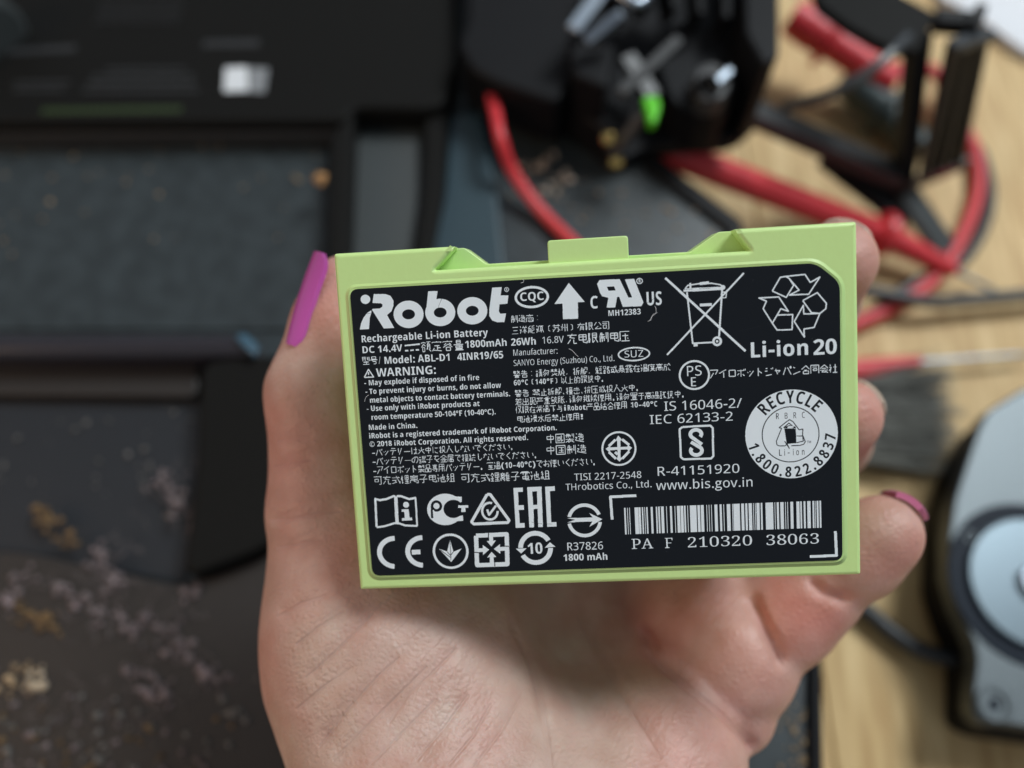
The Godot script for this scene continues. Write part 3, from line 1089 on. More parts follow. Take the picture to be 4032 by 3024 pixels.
	# two light smoothing passes along the surface
	var near := []
	near.resize(pos.size())
	var sums := PackedVector3Array()
	for pass_ in 2:
		sums = PackedVector3Array()
		sums.resize(pos.size())
		var counts := PackedFloat32Array()
		counts.resize(pos.size())
		for i in range(0, tris.size(), 3):
			for k in 3:
				var a := tris[i + k]
				var b := tris[i + (k + 1) % 3]
				sums[a] += pos[b]
				counts[a] += 1
				sums[b] += pos[a]
				counts[b] += 1
		for i in pos.size():
			if counts[i] > 0:
				pos[i] = pos[i].lerp(sums[i] / counts[i], 0.5)
	# creases pressed into the skin: [width, depth, points]
	var creases := palm_creases()
	norm = mesh_normals(pos, tris)
	var segs := []
	for c in creases:
		for i in c[2].size() - 1:
			segs.append([c[2][i], c[2][i + 1], c[0], c[1], i == 0, i == c[2].size() - 2])
	var bins := {}
	for i in pos.size():
		var key := Vector3i((pos[i] / 6.0).floor())
		if not bins.has(key):
			bins[key] = []
		bins[key].append(i)
	var press := PackedFloat32Array()
	press.resize(pos.size())
	for s in segs:
		var a: Vector3 = s[0]
		var b: Vector3 = s[1]
		var r: float = s[2] * 2.5
		var k0 := Vector3i(((a.min(b) - Vector3(r, r, r)) / 6.0).floor())
		var k1 := Vector3i(((a.max(b) + Vector3(r, r, r)) / 6.0).floor())
		for kz in range(k0.z, k1.z + 1):
			for ky in range(k0.y, k1.y + 1):
				for kx in range(k0.x, k1.x + 1):
					for i in bins.get(Vector3i(kx, ky, kz), []):
						var h := clampf((pos[i] - a).dot(b - a) / (b - a).length_squared(), 0, 1)
						var d: float = (pos[i] - a.lerp(b, h)).length() / s[2]
						var fade := 1.0
						if s[4]:
							fade = minf(fade, h + 0.2)
						if s[5]:
							fade = minf(fade, 1.2 - h)
						if d < 2.5:
							press[i] = maxf(press[i], s[3] * fade * exp(-d * d))
	for i in pos.size():
		pos[i] -= norm[i] * press[i]
	norm = mesh_normals(pos, tris)
	# skin tone: redder pads and finger ends, paler palm; orange shade painted along thumb
	var red := [[Vector3(-34.6, 164.35, 23.71), 14, 0.8], [Vector3(60.85, 165.38, 16.77), 14, 0.75], [Vector3(62.45, 152.15, 42.78), 14, 0.75], [Vector3(69.89, 144.87, 63.13), 15, 0.7], [Vector3(53.71, 136.99, 75.28), 15, 0.75], [Vector3(31.95, 126.05, 75.09), 20, 0.8], [Vector3(40.69, 128.01, 85.09), 18, 0.75], [Vector3(35.62, 137.09, 98.73), 18, 0.45], [Vector3(-44.87, 152.23, 52.06), 20, 0.6], [Vector3(-29.89, 144.87, 63.13), 24, 0.6], [Vector3(-40.26, 137.56, 78.79), 20, 0.5], [Vector3(-8.01, 150.08, 99.27), 20, 0.15]]
	var tone := PackedColorArray()
	var blot := FastNoiseLite.new()
	blot.seed = 5
	blot.frequency = 0.06
	blot.fractal_octaves = 3
	for i in pos.size():
		var k := 0.0
		for r in red:
			k = maxf(k, r[2] * clampf(1.25 - pos[i].distance_to(r[0]) / r[1], 0, 1))
		k = clampf(k + blot.get_noise_3dv(pos[i]) * 0.3, 0, 1)
		tone.append(Color(0.555, 0.405, 0.345).lerp(Color(0.60, 0.245, 0.205), k))
	var arrays := []
	arrays.resize(Mesh.ARRAY_MAX)
	var at := PackedVector3Array()
	for p in pos:
		at.append(p * MM - o.position)
	arrays[Mesh.ARRAY_VERTEX] = at
	arrays[Mesh.ARRAY_NORMAL] = norm
	arrays[Mesh.ARRAY_COLOR] = tone
	arrays[Mesh.ARRAY_INDEX] = tris
	var mesh := ArrayMesh.new()
	mesh.add_surface_from_arrays(Mesh.PRIMITIVE_TRIANGLES, arrays)
	mesh.surface_set_material(0, M.skin)
	var body := MeshInstance3D.new()
	body.name = "skin"
	body.mesh = mesh
	o.add_child(body, true)


func palm_creases() -> Array:
	return [
		[1.2, 1.6, [Vector3(45.5, 136.4, 73.43), Vector3(45.65, 136.83, 74.21), Vector3(45.82, 137.17, 74.97), Vector3(46.01, 137.45, 75.71), Vector3(46.22, 137.67, 76.43), Vector3(46.44, 137.83, 77.14), Vector3(46.78, 137.96, 78.26), Vector3(47.16, 137.99, 79.36), Vector3(47.55, 137.93, 80.44), Vector3(47.97, 137.8, 81.5), Vector3(48.4, 137.6, 82.55), Vector3(48.7, 137.44, 83.2), Vector3(49.02, 137.23, 83.85), Vector3(49.34, 136.99, 84.49), Vector3(49.68, 136.7, 85.13), Vector3(50.04, 136.36, 85.75)]],
		[1.05, 1.28, [Vector3(55.35, 142.36, 71.63), Vector3(55.71, 142.5, 72.11), Vector3(56.09, 142.6, 72.57), Vector3(56.48, 142.66, 73.02), Vector3(56.88, 142.69, 73.47), Vector3(57.29, 142.68, 73.9), Vector3(58.16, 142.75, 74.17), Vector3(59.05, 142.75, 74.42), Vector3(59.98, 142.66, 74.66), Vector3(60.93, 142.5, 74.88), Vector3(61.93, 142.24, 75.08)]],
		[1.35, 1.28, [Vector3(25.55, 130.19, 78.9), Vector3(25.89, 130.32, 79.75), Vector3(26.21, 130.55, 80.62), Vector3(26.5, 131, 81.51), Vector3(26.74, 131.72, 82.44), Vector3(26.94, 132.63, 83.37), Vector3(27.88, 133.71, 84.5), Vector3(28.81, 134.74, 85.61), Vector3(29.74, 135.66, 86.68), Vector3(30.68, 136.44, 87.73), Vector3(31.63, 137.08, 88.75), Vector3(32.82, 137.55, 89.88), Vector3(34.06, 137.76, 90.97), Vector3(35.34, 137.7, 92.04), Vector3(36.67, 137.36, 93.08), Vector3(38.08, 136.68, 94.09), Vector3(38.84, 136.3, 94.84), Vector3(39.64, 135.74, 95.58), Vector3(40.5, 134.95, 96.32), Vector3(41.45, 133.77, 97.03), Vector3(42.6, 131.85, 97.72), Vector3(43.02, 131.12, 98.16), Vector3(43.45, 130.36, 98.6), Vector3(43.87, 129.63, 99.04), Vector3(44.3, 128.85, 99.49), Vector3(44.77, 127.95, 99.94)]],
		[1.35, 0.68, [Vector3(12.45, 126.32, 74.23), Vector3(13.44, 126.99, 76.52), Vector3(14.4, 127.88, 78.8), Vector3(15.3, 129.14, 81.09), Vector3(16.12, 130.9, 83.4), Vector3(16.87, 133.15, 85.7), Vector3(17.64, 135, 87.33), Vector3(18.38, 136.79, 88.91), Vector3(19.11, 138.41, 90.44), Vector3(19.86, 139.74, 91.9), Vector3(20.61, 140.83, 93.31), Vector3(21.48, 141.91, 95.04), Vector3(22.35, 142.75, 96.72), Vector3(23.23, 143.41, 98.36), Vector3(24.11, 143.95, 99.97), Vector3(24.99, 144.37, 101.55)]],
		[1.2, 0.68, [Vector3(-0.5, 144.47, 78.3), Vector3(0.17, 143.99, 79.35), Vector3(0.83, 143.49, 80.41), Vector3(1.5, 143, 81.46), Vector3(2.16, 142.54, 82.52), Vector3(2.82, 142.14, 83.59), Vector3(3.15, 142.18, 84.39), Vector3(3.47, 142.26, 85.2), Vector3(3.79, 142.37, 86.01), Vector3(4.11, 142.52, 86.81), Vector3(4.42, 142.7, 87.61), Vector3(4.63, 143.46, 88.94), Vector3(4.83, 144.19, 90.24), Vector3(5.03, 144.9, 91.52), Vector3(5.23, 145.58, 92.78), Vector3(5.43, 146.23, 94.02), Vector3(5.56, 146.81, 95.09), Vector3(5.7, 147.38, 96.15), Vector3(5.83, 147.92, 97.19), Vector3(5.96, 148.44, 98.21), Vector3(6.09, 148.97, 99.23), Vector3(6.18, 149.68, 100.51), Vector3(6.26, 150.36, 101.78), Vector3(6.34, 151.01, 103.02), Vector3(6.43, 151.63, 104.24), Vector3(6.51, 152.21, 105.45)]],
		[0.9, 0.54, [Vector3(-33.91, 153.63, 89.73), Vector3(-32.91, 154.37, 89.06), Vector3(-31.93, 155.03, 88.38), Vector3(-30.97, 155.6, 87.7), Vector3(-30.03, 156.1, 87), Vector3(-29.1, 156.52, 86.31), Vector3(-28.35, 156.85, 85.62), Vector3(-27.6, 157.13, 84.93), Vector3(-26.86, 157.36, 84.24), Vector3(-26.13, 157.55, 83.54), Vector3(-25.41, 157.71, 82.82), Vector3(-24.9, 157.79, 82.32), Vector3(-24.4, 157.85, 81.82), Vector3(-23.9, 157.89, 81.3), Vector3(-23.4, 157.92, 80.79), Vector3(-22.9, 157.92, 80.27)]],
		[0.9, 0.61, [Vector3(-31.01, 151.87, 100.04), Vector3(-29.86, 152.94, 98.84), Vector3(-28.75, 153.86, 97.65), Vector3(-27.67, 154.65, 96.46), Vector3(-26.62, 155.33, 95.26), Vector3(-25.58, 155.92, 94.05), Vector3(-24.69, 156.31, 93.18), Vector3(-23.82, 156.62, 92.3), Vector3(-22.96, 156.85, 91.41), Vector3(-22.11, 157.03, 90.52), Vector3(-21.26, 157.16, 89.61), Vector3(-20.69, 157.22, 89.12), Vector3(-20.12, 157.25, 88.63), Vector3(-19.55, 157.26, 88.13), Vector3(-18.98, 157.25, 87.63), Vector3(-18.42, 157.22, 87.12)]],
		[0.85, 0.41, [Vector3(-28.34, 153.19, 102.12), Vector3(-27.11, 154, 101.06), Vector3(-25.9, 154.67, 100.01), Vector3(-24.72, 155.24, 98.95), Vector3(-23.56, 155.71, 97.89), Vector3(-22.4, 156.09, 96.82), Vector3(-21.26, 156.39, 95.75), Vector3(-20.12, 156.62, 94.66), Vector3(-18.99, 156.77, 93.57), Vector3(-17.87, 156.84, 92.46), Vector3(-16.74, 156.84, 91.34), Vector3(-16.18, 156.81, 90.78), Vector3(-15.62, 156.76, 90.2), Vector3(-15.06, 156.68, 89.63), Vector3(-14.5, 156.59, 89.05), Vector3(-13.94, 156.47, 88.46)]],
		[0.85, 0.41, [Vector3(-19.42, 156.5, 96.84), Vector3(-18.87, 156.57, 96.03), Vector3(-18.33, 156.64, 95.21), Vector3(-17.78, 156.68, 94.39), Vector3(-17.23, 156.71, 93.56), Vector3(-16.69, 156.73, 92.73), Vector3(-15.91, 156.68, 92.03), Vector3(-15.14, 156.6, 91.32), Vector3(-14.37, 156.48, 90.6), Vector3(-13.59, 156.33, 89.87), Vector3(-12.82, 156.13, 89.14), Vector3(-12.11, 155.91, 88.4), Vector3(-11.4, 155.65, 87.64), Vector3(-10.69, 155.35, 86.88), Vector3(-9.98, 155, 86.1), Vector3(-9.26, 154.6, 85.31)]],
		[0.85, 0.34, [Vector3(-21.96, 156.2, 102.85), Vector3(-20.99, 156.38, 101.93), Vector3(-20.03, 156.52, 101.01), Vector3(-19.06, 156.61, 100.08), Vector3(-18.1, 156.65, 99.15), Vector3(-17.14, 156.66, 98.21), Vector3(-16.17, 156.63, 97.26), Vector3(-15.21, 156.54, 96.3), Vector3(-14.24, 156.42, 95.34), Vector3(-13.27, 156.24, 94.36), Vector3(-12.29, 156.01, 93.36)]],
		[0.85, 0.41, [Vector3(-35.92, 153.92, 84.48), Vector3(-35.06, 154.55, 83.97), Vector3(-34.23, 155.11, 83.46), Vector3(-33.4, 155.6, 82.94), Vector3(-32.6, 156.03, 82.41), Vector3(-31.81, 156.41, 81.88), Vector3(-31.02, 156.74, 81.48), Vector3(-30.23, 157.01, 81.08), Vector3(-29.46, 157.25, 80.67), Vector3(-28.7, 157.46, 80.26), Vector3(-27.94, 157.62, 79.84)]],
		[0.85, 0.41, [Vector3(-40.17, 151.53, 79.53), Vector3(-39.17, 152.5, 79.23), Vector3(-38.22, 153.32, 78.91), Vector3(-37.31, 154.03, 78.58), Vector3(-36.42, 154.66, 78.23), Vector3(-35.55, 155.2, 77.87), Vector3(-34.69, 155.66, 77.73), Vector3(-33.84, 156.07, 77.58), Vector3(-33, 156.42, 77.42), Vector3(-32.18, 156.73, 77.25), Vector3(-31.37, 157, 77.07)]],
		[0.85, 0.41, [Vector3(-35.56, 150.91, 94.37), Vector3(-34.47, 151.95, 93.74), Vector3(-33.43, 152.85, 93.1), Vector3(-32.42, 153.63, 92.45), Vector3(-31.44, 154.32, 91.81), Vector3(-30.48, 154.92, 91.15), Vector3(-29.53, 155.42, 90.63), Vector3(-28.6, 155.85, 90.11), Vector3(-27.67, 156.23, 89.58), Vector3(-26.76, 156.55, 89.04), Vector3(-25.86, 156.82, 88.5)]],
		[0.85, 0.34, [Vector3(-14.7, 157.38, 102.22), Vector3(-13.9, 157.17, 101.29), Vector3(-13.1, 156.94, 100.36), Vector3(-12.29, 156.69, 99.42), Vector3(-11.48, 156.41, 98.46), Vector3(-10.66, 156.1, 97.5), Vector3(-9.99, 155.79, 96.53), Vector3(-9.3, 155.46, 95.54), Vector3(-8.61, 155.1, 94.55), Vector3(-7.91, 154.7, 93.54), Vector3(-7.21, 154.26, 92.51)]],
		[0.85, 0.34, [Vector3(-9.69, 157.26, 102.87), Vector3(-9.02, 156.91, 102.08), Vector3(-8.35, 156.54, 101.27), Vector3(-7.67, 156.15, 100.46), Vector3(-6.98, 155.73, 99.65), Vector3(-6.29, 155.29, 98.82), Vector3(-5.74, 154.83, 97.84), Vector3(-5.18, 154.35, 96.85), Vector3(-4.62, 153.84, 95.85), Vector3(-4.05, 153.3, 94.83), Vector3(-3.48, 152.72, 93.8)]],
		[0.9, 0.48, [Vector3(-43.53, 152.51, 62.67), Vector3(-42.52, 153.72, 62.98), Vector3(-41.62, 154.59, 63.2), Vector3(-40.78, 155.27, 63.36), Vector3(-39.98, 155.83, 63.49), Vector3(-39.22, 156.29, 63.59), Vector3(-38.11, 156.88, 63.6), Vector3(-37.05, 157.33, 63.56), Vector3(-36.01, 157.68, 63.5), Vector3(-35.01, 157.94, 63.41), Vector3(-34.02, 158.12, 63.3), Vector3(-33.21, 158.21, 63.2), Vector3(-32.42, 158.26, 63.08), Vector3(-31.63, 158.26, 62.95), Vector3(-30.85, 158.21, 62.8), Vector3(-30.08, 158.13, 62.64)]],
		[0.9, 0.48, [Vector3(-42.55, 156.44, 54.1), Vector3(-41.78, 157.28, 54.2), Vector3(-41.08, 157.94, 54.25), Vector3(-40.4, 158.48, 54.25), Vector3(-39.76, 158.93, 54.22), Vector3(-39.13, 159.32, 54.17), Vector3(-38.31, 159.7, 54.23), Vector3(-37.51, 160, 54.25), Vector3(-36.73, 160.23, 54.25), Vector3(-35.96, 160.4, 54.22), Vector3(-35.22, 160.52, 54.18)]],
		[0.85, 0.34, [Vector3(-41.61, 159.35, 50.27), Vector3(-40.98, 159.85, 50.37), Vector3(-40.38, 160.27, 50.45), Vector3(-39.8, 160.62, 50.5), Vector3(-39.24, 160.92, 50.53), Vector3(-38.69, 161.18, 50.54), Vector3(-37.97, 161.45, 50.56), Vector3(-37.28, 161.67, 50.56), Vector3(-36.59, 161.83, 50.54), Vector3(-35.92, 161.95, 50.5), Vector3(-35.26, 162.03, 50.45)]],
		[0.85, 0.34, [Vector3(-41.73, 152.09, 67.6), Vector3(-40.74, 153.13, 67.73), Vector3(-39.82, 153.95, 67.81), Vector3(-38.95, 154.61, 67.85), Vector3(-38.11, 155.17, 67.86), Vector3(-37.3, 155.64, 67.85), Vector3(-36.4, 156.08, 67.85), Vector3(-35.52, 156.44, 67.83), Vector3(-34.67, 156.75, 67.8), Vector3(-33.82, 157, 67.75), Vector3(-32.99, 157.2, 67.69)]],
		[0.9, 0.41, [Vector3(-6.14, 156.74, 103.51), Vector3(-5.32, 156.12, 102.45), Vector3(-4.49, 155.47, 101.38), Vector3(-3.65, 154.79, 100.28), Vector3(-2.8, 154.06, 99.17), Vector3(-1.93, 153.26, 98.03), Vector3(-1.2, 152.41, 96.74), Vector3(-0.45, 151.48, 95.41), Vector3(0.31, 150.44, 94.05), Vector3(1.08, 149.26, 92.65), Vector3(1.88, 147.9, 91.2)]],
	]


func mesh_normals(pos: PackedVector3Array, tris: PackedInt32Array) -> PackedVector3Array:
	var out := PackedVector3Array()
	out.resize(pos.size())
	for i in range(0, tris.size(), 3):
		var f := (pos[tris[i + 2]] - pos[tris[i]]).cross(pos[tris[i + 1]] - pos[tris[i]])
		for k in 3:
			out[tris[i + k]] += f
	for i in out.size():
		out[i] = out[i].normalized()
	return out


# a nail: a curved plate with a rounded free edge and rounded root, from the root to the tip
func nail(o: Node3D, root: Vector3, tip: Vector3, facing: Vector3, wide: float, curve: float, m: Material) -> void:
	var d := (tip - root).normalized()
	var length := (tip - root).length() / MM
	var f := (facing - d * facing.dot(d)).normalized()
	var s := d.cross(f)
	var rows := 14
	var cols := 12
	var g := Geo.new()
	var top := []
	var low := []
	var nor := []
	for i in rows + 1:
		var t := float(i) / rows
		var a := []
		var b := []
		var c := []
		var span := 1.0
		if t < 0.18:
			span = sqrt(1.0 - pow(1.0 - t / 0.18, 2) * 0.55)
		if t > 0.8:
			span = sqrt(maxf(1.0 - pow((t - 0.8) / 0.2, 2) * 0.75, 0.0))
		for j in cols + 1:
			var ang := (float(j) / cols * 2 - 1) * span * (wide / 2 / curve)
			var w := s * sin(ang) + f * cos(ang)
			var droop := sin(t * PI) * 0.35
			var rim := 0.25 * (1.0 - pow(absf(float(j) / cols * 2 - 1), 6))
			a.append(root + d * t * length * MM + (w * curve - f * curve + f * (0.3 + droop + rim)) * MM)
			b.append(root + d * t * length * MM + (w * (curve - 0.7) - f * curve + f * droop) * MM)
			c.append((w - d * cos(t * PI) * -0.1).normalized())
		top.append(a)
		low.append(b)
		nor.append(c)
	for i in rows:
		for j in cols:
			g.quad(top[i][j], top[i][j + 1], top[i + 1][j + 1], top[i + 1][j], nor[i][j], nor[i][j + 1], nor[i + 1][j + 1], nor[i + 1][j])
			g.quad(low[i][j], low[i][j + 1], low[i + 1][j + 1], low[i + 1][j], -nor[i][j], -nor[i][j + 1], -nor[i + 1][j + 1], -nor[i + 1][j])
		for j in [0, cols]:
			var e := s * (1.0 if j else -1.0)
			g.quad(top[i][j], top[i + 1][j], low[i + 1][j], low[i][j], e, e, e, e)
	for i in [0, rows]:
		for j in cols:
			var e := d * (1.0 if i else -1.0)
			g.quad(top[i][j], top[i][j + 1], low[i][j + 1], low[i][j], e, e, e, e)
	part("fingernail", g, m, o)


# ---------------------------------------------------------------- light
func lamp_panel(called: String, label: String, category: String, at: Vector3, aim: Vector3, size: Vector2, c: Color, energy: float, glow: float) -> void:
	var o := thing(called, label, category, at)
	var b := Basis.looking_at(aim - at, Vector3.UP)
	var xf := Transform3D(b, at)
	var g := Geo.new()
	var w := size.x / 2 / MM
	var h := size.y / 2 / MM
	extrude(g, [Vector2(-w, -h), Vector2(w, -h), Vector2(w, h), Vector2(-w, h)], 0, 8, 2, xf, 2)
	var m := mat(called + "_glow", c, 0.5)
	m.emission_enabled = true
	m.emission = c.linear_to_srgb()
	m.emission_energy_multiplier = glow
	part("glowing_pane", g, m, o)
	g = Geo.new()
	for s in [-1.0, 1.0]:
		extrude(g, [Vector2(s * (w + 1), -h - 45), Vector2(s * (w + 45), -h - 45), Vector2(s * (w + 45), h + 45), Vector2(s * (w + 1), h + 45)], 0, -30, 0, xf)
		extrude(g, [Vector2(-w, s * (h + 1)), Vector2(w, s * (h + 1)), Vector2(w, s * (h + 45)), Vector2(-w, s * (h + 45))], 0, -30, 0, xf)
	part("frame", g, M.white_plastic, o)
	var l := AreaLight3D.new()
	l.name = "light"
	l.area_size = size
	l.light_color = c.linear_to_srgb()
	l.light_energy = energy
	l.shadow_enabled = true
	l.area_range = 6
	l.area_attenuation = 2
	o.add_child(l, true)
	l.transform = Transform3D(b, b * Vector3(0, 0, -0.02))


func _ready() -> void:
	rng.seed = 20
	# camera
	var cam := Camera3D.new()
	cam.name = "camera"
	add_child(cam)
	var look := CameraAttributesPhysical.new()
	look.frustum_focal_length = 26.8
	look.frustum_focus_distance = 0.1315
	look.frustum_near = 0.01
	look.frustum_far = 60
	look.exposure_aperture = 6.6
	cam.attributes = look
	cam.fov = 48.25
	cam.near = 0.01
	cam.far = 60
	cam.transform = Transform3D(Basis(Vector3.RIGHT, deg_to_rad(-65)), P(0, 301.577, 105.655))
	# room air and light
	var we := WorldEnvironment.new()
	we.name = "environment"
	var env := Environment.new()
	env.background_mode = Environment.BG_COLOR
	env.background_color = Color(0.205, 0.228, 0.255).linear_to_srgb()
	env.tonemap_mode = Environment.TONE_MAPPER_LINEAR
	env.tonemap_exposure = 1.18
	env.sdfgi_enabled = true
	env.ssao_enabled = true
	env.ssil_enabled = true
	we.environment = env
	add_child(we)
	materials()
	lamp_panel("skylight", "bright cool skylight pane above the far side of the bench", "window", Vector3(1.05, 1.85, -0.95), Vector3(0.0, 0.12, 0.0), Vector2(0.7, 0.65), Color(0.9, 0.97, 1.0), 3.45, 3.1)
	lamp_panel("warm_fill", "warm fill panel added out of view above the left edge of the bench", "lamp", Vector3(-0.75, 0.55, 0.25), Vector3(0.0, 0.15, 0.03), Vector2(0.35, 0.35), Color(1.0, 0.66, 0.4), 0.12, 1.0)  # unseen fill light, added to warm the left side
	bench()
	vacuum()
	hand()
	battery()
	wheel_module()
	leads()
	bracket()
	paint_brush()
	drive()
	debris()


func materials() -> void:
	var fine := noise_tex(3, 0.06, 4, Color(0.35, 0.35, 0.35), Color(0.65, 0.65, 0.65))
	var speck := noise_tex(8, 0.02, 5, Color(0.86, 0.86, 0.86), Color(1, 1, 1))
	mat("white_plastic", Color(0.7, 0.7, 0.7), 0.5)
	grain(mat("green_plastic", Color(0.575, 0.795, 0.31), 0.38), noise_tex(71, 0.02, 5, Color(0.985, 0.98, 0.97), Color(1, 1, 1)), fine, Vector3(45, 45, 45), 0.004)
	grain(mat("black_plastic", Color(0.006, 0.006, 0.007), 0.52, 0.0, 0.28), null, fine, Vector3(120, 120, 120), 0.003)
	grain(mat("matt_black", Color(0.0085, 0.0082, 0.0075), 0.6, 0.0, 0.22), speck, fine, Vector3(60, 60, 60), 0.004)
	grain(mat("grey_plastic", Color(0.036, 0.046, 0.05), 0.36), noise_tex(12, 0.014, 5, Color(0.74, 0.74, 0.74), Color(1, 1, 1)), fine, Vector3(14, 14, 14), 0.003)
	grain(mat("dark_grey_plastic", Color(0.035, 0.035, 0.036), 0.45), speck, fine, Vector3(70, 70, 70), 0.003)
	grain(mat("rail_grey", Color(0.055, 0.062, 0.062), 0.42), speck, fine, Vector3(70, 70, 70), 0.003)
	grain(mat("dusty_plastic", Color(0.022, 0.018, 0.016), 0.5), noise_tex(15, 0.03, 5, Color(0.88, 0.86, 0.84), Color(1, 1, 1)), fine, Vector3(25, 25, 25), 0.004)
	grain(mat("red_rubber", Color(0.72, 0.04, 0.05), 0.4), speck, fine, Vector3(90, 90, 90), 0.002)
	mat("black_rubber", Color(0.02, 0.022, 0.024), 0.38)
	mat("teal_rubber", Color(0.035, 0.05, 0.05), 0.5)
	grain(mat("blue_plastic", Color(0.028, 0.055, 0.07), 0.35), speck, fine, Vector3(60, 60, 60), 0.003)
	mat("steel", Color(0.3, 0.34, 0.39), 0.34, 1.0)
	mat("brass", Color(0.72, 0.5, 0.2), 0.25, 1.0)
	mat("lime_plastic", Color(0.10, 0.55, 0.01), 0.35)
	mat("white_print", Color(0.62, 0.64, 0.66), 0.6)
	mat("grey_print", Color(0.2, 0.21, 0.22), 0.6)
	mat("faint_print", Color(0.024, 0.025, 0.027), 0.6)
	mat("green_ink", Color(0.02, 0.04, 0.006), 0.6)
	grain(mat("cast_aluminium", Color(0.125, 0.142, 0.15), 0.46, 0.8), speck, fine, Vector3(80, 80, 80), 0.004)
	mat("platter", Color(0.12, 0.15, 0.17), 0.36, 0.9)
	mat("platter_gap", Color(0.008, 0.013, 0.022), 0.5, 0.0, 0.25)
	mat("rim_plastic", Color(0.022, 0.019, 0.024), 0.26)
	mat("magenta_varnish", Color(0.50, 0.085, 0.38), 0.12)
	mat("pink_varnish", Color(0.62, 0.16, 0.30), 0.25)
	mat("bare_nail", Color(0.62, 0.5, 0.42), 0.3)
	mat("bristle_grey", Color(0.36, 0.37, 0.32), 0.55)
	mat("bristle_mix", Color(1, 1, 1), 0.55).vertex_color_use_as_albedo = true
	mat("edge_gloss", Color(0.05, 0.055, 0.06), 0.18)
	grain(mat("recess_grey", Color(0.017, 0.019, 0.023), 0.42), speck, fine, Vector3(40, 40, 40), 0.003)
	mat("glint_blue", Color(0.05, 0.11, 0.16), 0.2)
	mat("white_card", Color(0.72, 0.72, 0.74), 0.7)
	# skin: one unrepeated relief of fine cells crossed by long furrows
	var cells := FastNoiseLite.new()
	cells.seed = 4
	cells.noise_type = FastNoiseLite.TYPE_CELLULAR
	cells.cellular_return_type = FastNoiseLite.RETURN_DISTANCE2_SUB
	cells.frequency = 0.16
	var furrow := FastNoiseLite.new()
	furrow.seed = 9
	furrow.frequency = 0.03
	furrow.fractal_type = FastNoiseLite.FRACTAL_RIDGED
	furrow.fractal_octaves = 3
	var bytes := PackedByteArray()
	bytes.resize(1024 * 1024)
	for y in 1024:
		for x in 1024:
			var warp := sin(x * 0.011) * 30.0 + sin(y * 0.017) * 18.0
			var along := x * 0.75 - y * 0.66
			var across := x * 0.66 + y * 0.75 + warp
			var ridge := furrow.get_noise_2d(along * 0.22, across * 1.5)
			var h := 0.55 + 0.36 * cells.get_noise_2d(x + ridge * 4.0, y) - 0.13 * maxf(ridge, 0.0)
			bytes[y * 1024 + x] = int(clampf(h, 0, 1) * 255)
	# palm lines and fine wrinkles, cut along the skin (one texel is 0.156 mm)
	var cut := func(a: Vector2, b: Vector2, wide: float, deep: float) -> void:
		var r := int(wide * 2.2) + 1
		for y in range(int(minf(a.y, b.y)) - r, int(maxf(a.y, b.y)) + r + 1):
			for x in range(int(minf(a.x, b.x)) - r, int(maxf(a.x, b.x)) + r + 1):
				var p := Vector2(x, y)
				var h := clampf((p - a).dot(b - a) / maxf((b - a).length_squared(), 0.01), 0, 1)
				var d := p.distance_to(a.lerp(b, h)) / wide
				if d < 2.2:
					var at := posmod(y, 1024) * 1024 + posmod(x, 1024)
					bytes[at] = mini(bytes[at], int(clampf(140.0 - deep * 140.0 * exp(-d * d), 0, 255)) + 10 * int(d))
	var to_texel := func(x: float, z: float) -> Vector2: return Vector2(x * 6.4 + 512, z * 6.4)
	for c in palm_creases():
		for i in c[2].size() - 1:
			cut.call(to_texel.call(c[2][i].x, c[2][i].z), to_texel.call(c[2][i + 1].x, c[2][i + 1].z), 2.3, 1.0)
	for k in 640:
		var on_thumb := k % 4 == 0
		var p := Vector2(rng.randf_range(-48, -28), rng.randf_range(45, 95)) if on_thumb else Vector2(rng.randf_range(-48, 45), rng.randf_range(88, 150))
		var turn := (rng.randfn() * 0.25) if on_thumb else (-0.8 + rng.randfn() * 0.5 + (PI / 2 if k % 7 == 0 else 0.0))
		var length := rng.randf_range(2.0, 5.5) if on_thumb else rng.randf_range(1.8, 7.5)
		var wide := rng.randf_range(0.7, 1.2)
		var deep := rng.randf_range(0.2, 0.6)
		for s in 4:
			var q := p + Vector2.from_angle(turn) * length / 4
			cut.call(to_texel.call(p.x, p.y), to_texel.call(q.x, q.y), wide, deep * (0.6 + 0.4 * sin(PI * (s + 0.5) / 4)))
			p = q
			turn += rng.randfn() * 0.22
	var relief := ImageTexture.create_from_image(Image.create_from_data(1024, 1024, false, Image.FORMAT_L8, bytes))
	var skin := mat("skin", Color(1, 1, 1), 0.5, 0.0, 0.45)
	skin.albedo_texture = noise_tex(91, 0.035, 5, Color(0.89, 0.82, 0.79), Color(1, 1, 1))
	skin.vertex_color_use_as_albedo = true
	skin.uv1_triplanar = true
	skin.uv1_world_triplanar = true
	skin.uv1_scale = Vector3(6.25, 6.25, 6.25)
	skin.uv1_offset = Vector3(0.5, 0, 0)
	skin.uv1_triplanar_sharpness = 4.0
	skin.heightmap_enabled = true
	skin.heightmap_texture = relief
	skin.heightmap_scale = 0.065
	skin.subsurf_scatter_enabled = true
	skin.subsurf_scatter_strength = 0.17
	# label print
	var m := mat("printed_film", Color(1, 1, 1), 0.34, 0.0, 0.4)
	m.albedo_texture = ImageTexture.create_from_image(print_label())
	m.texture_repeat = false
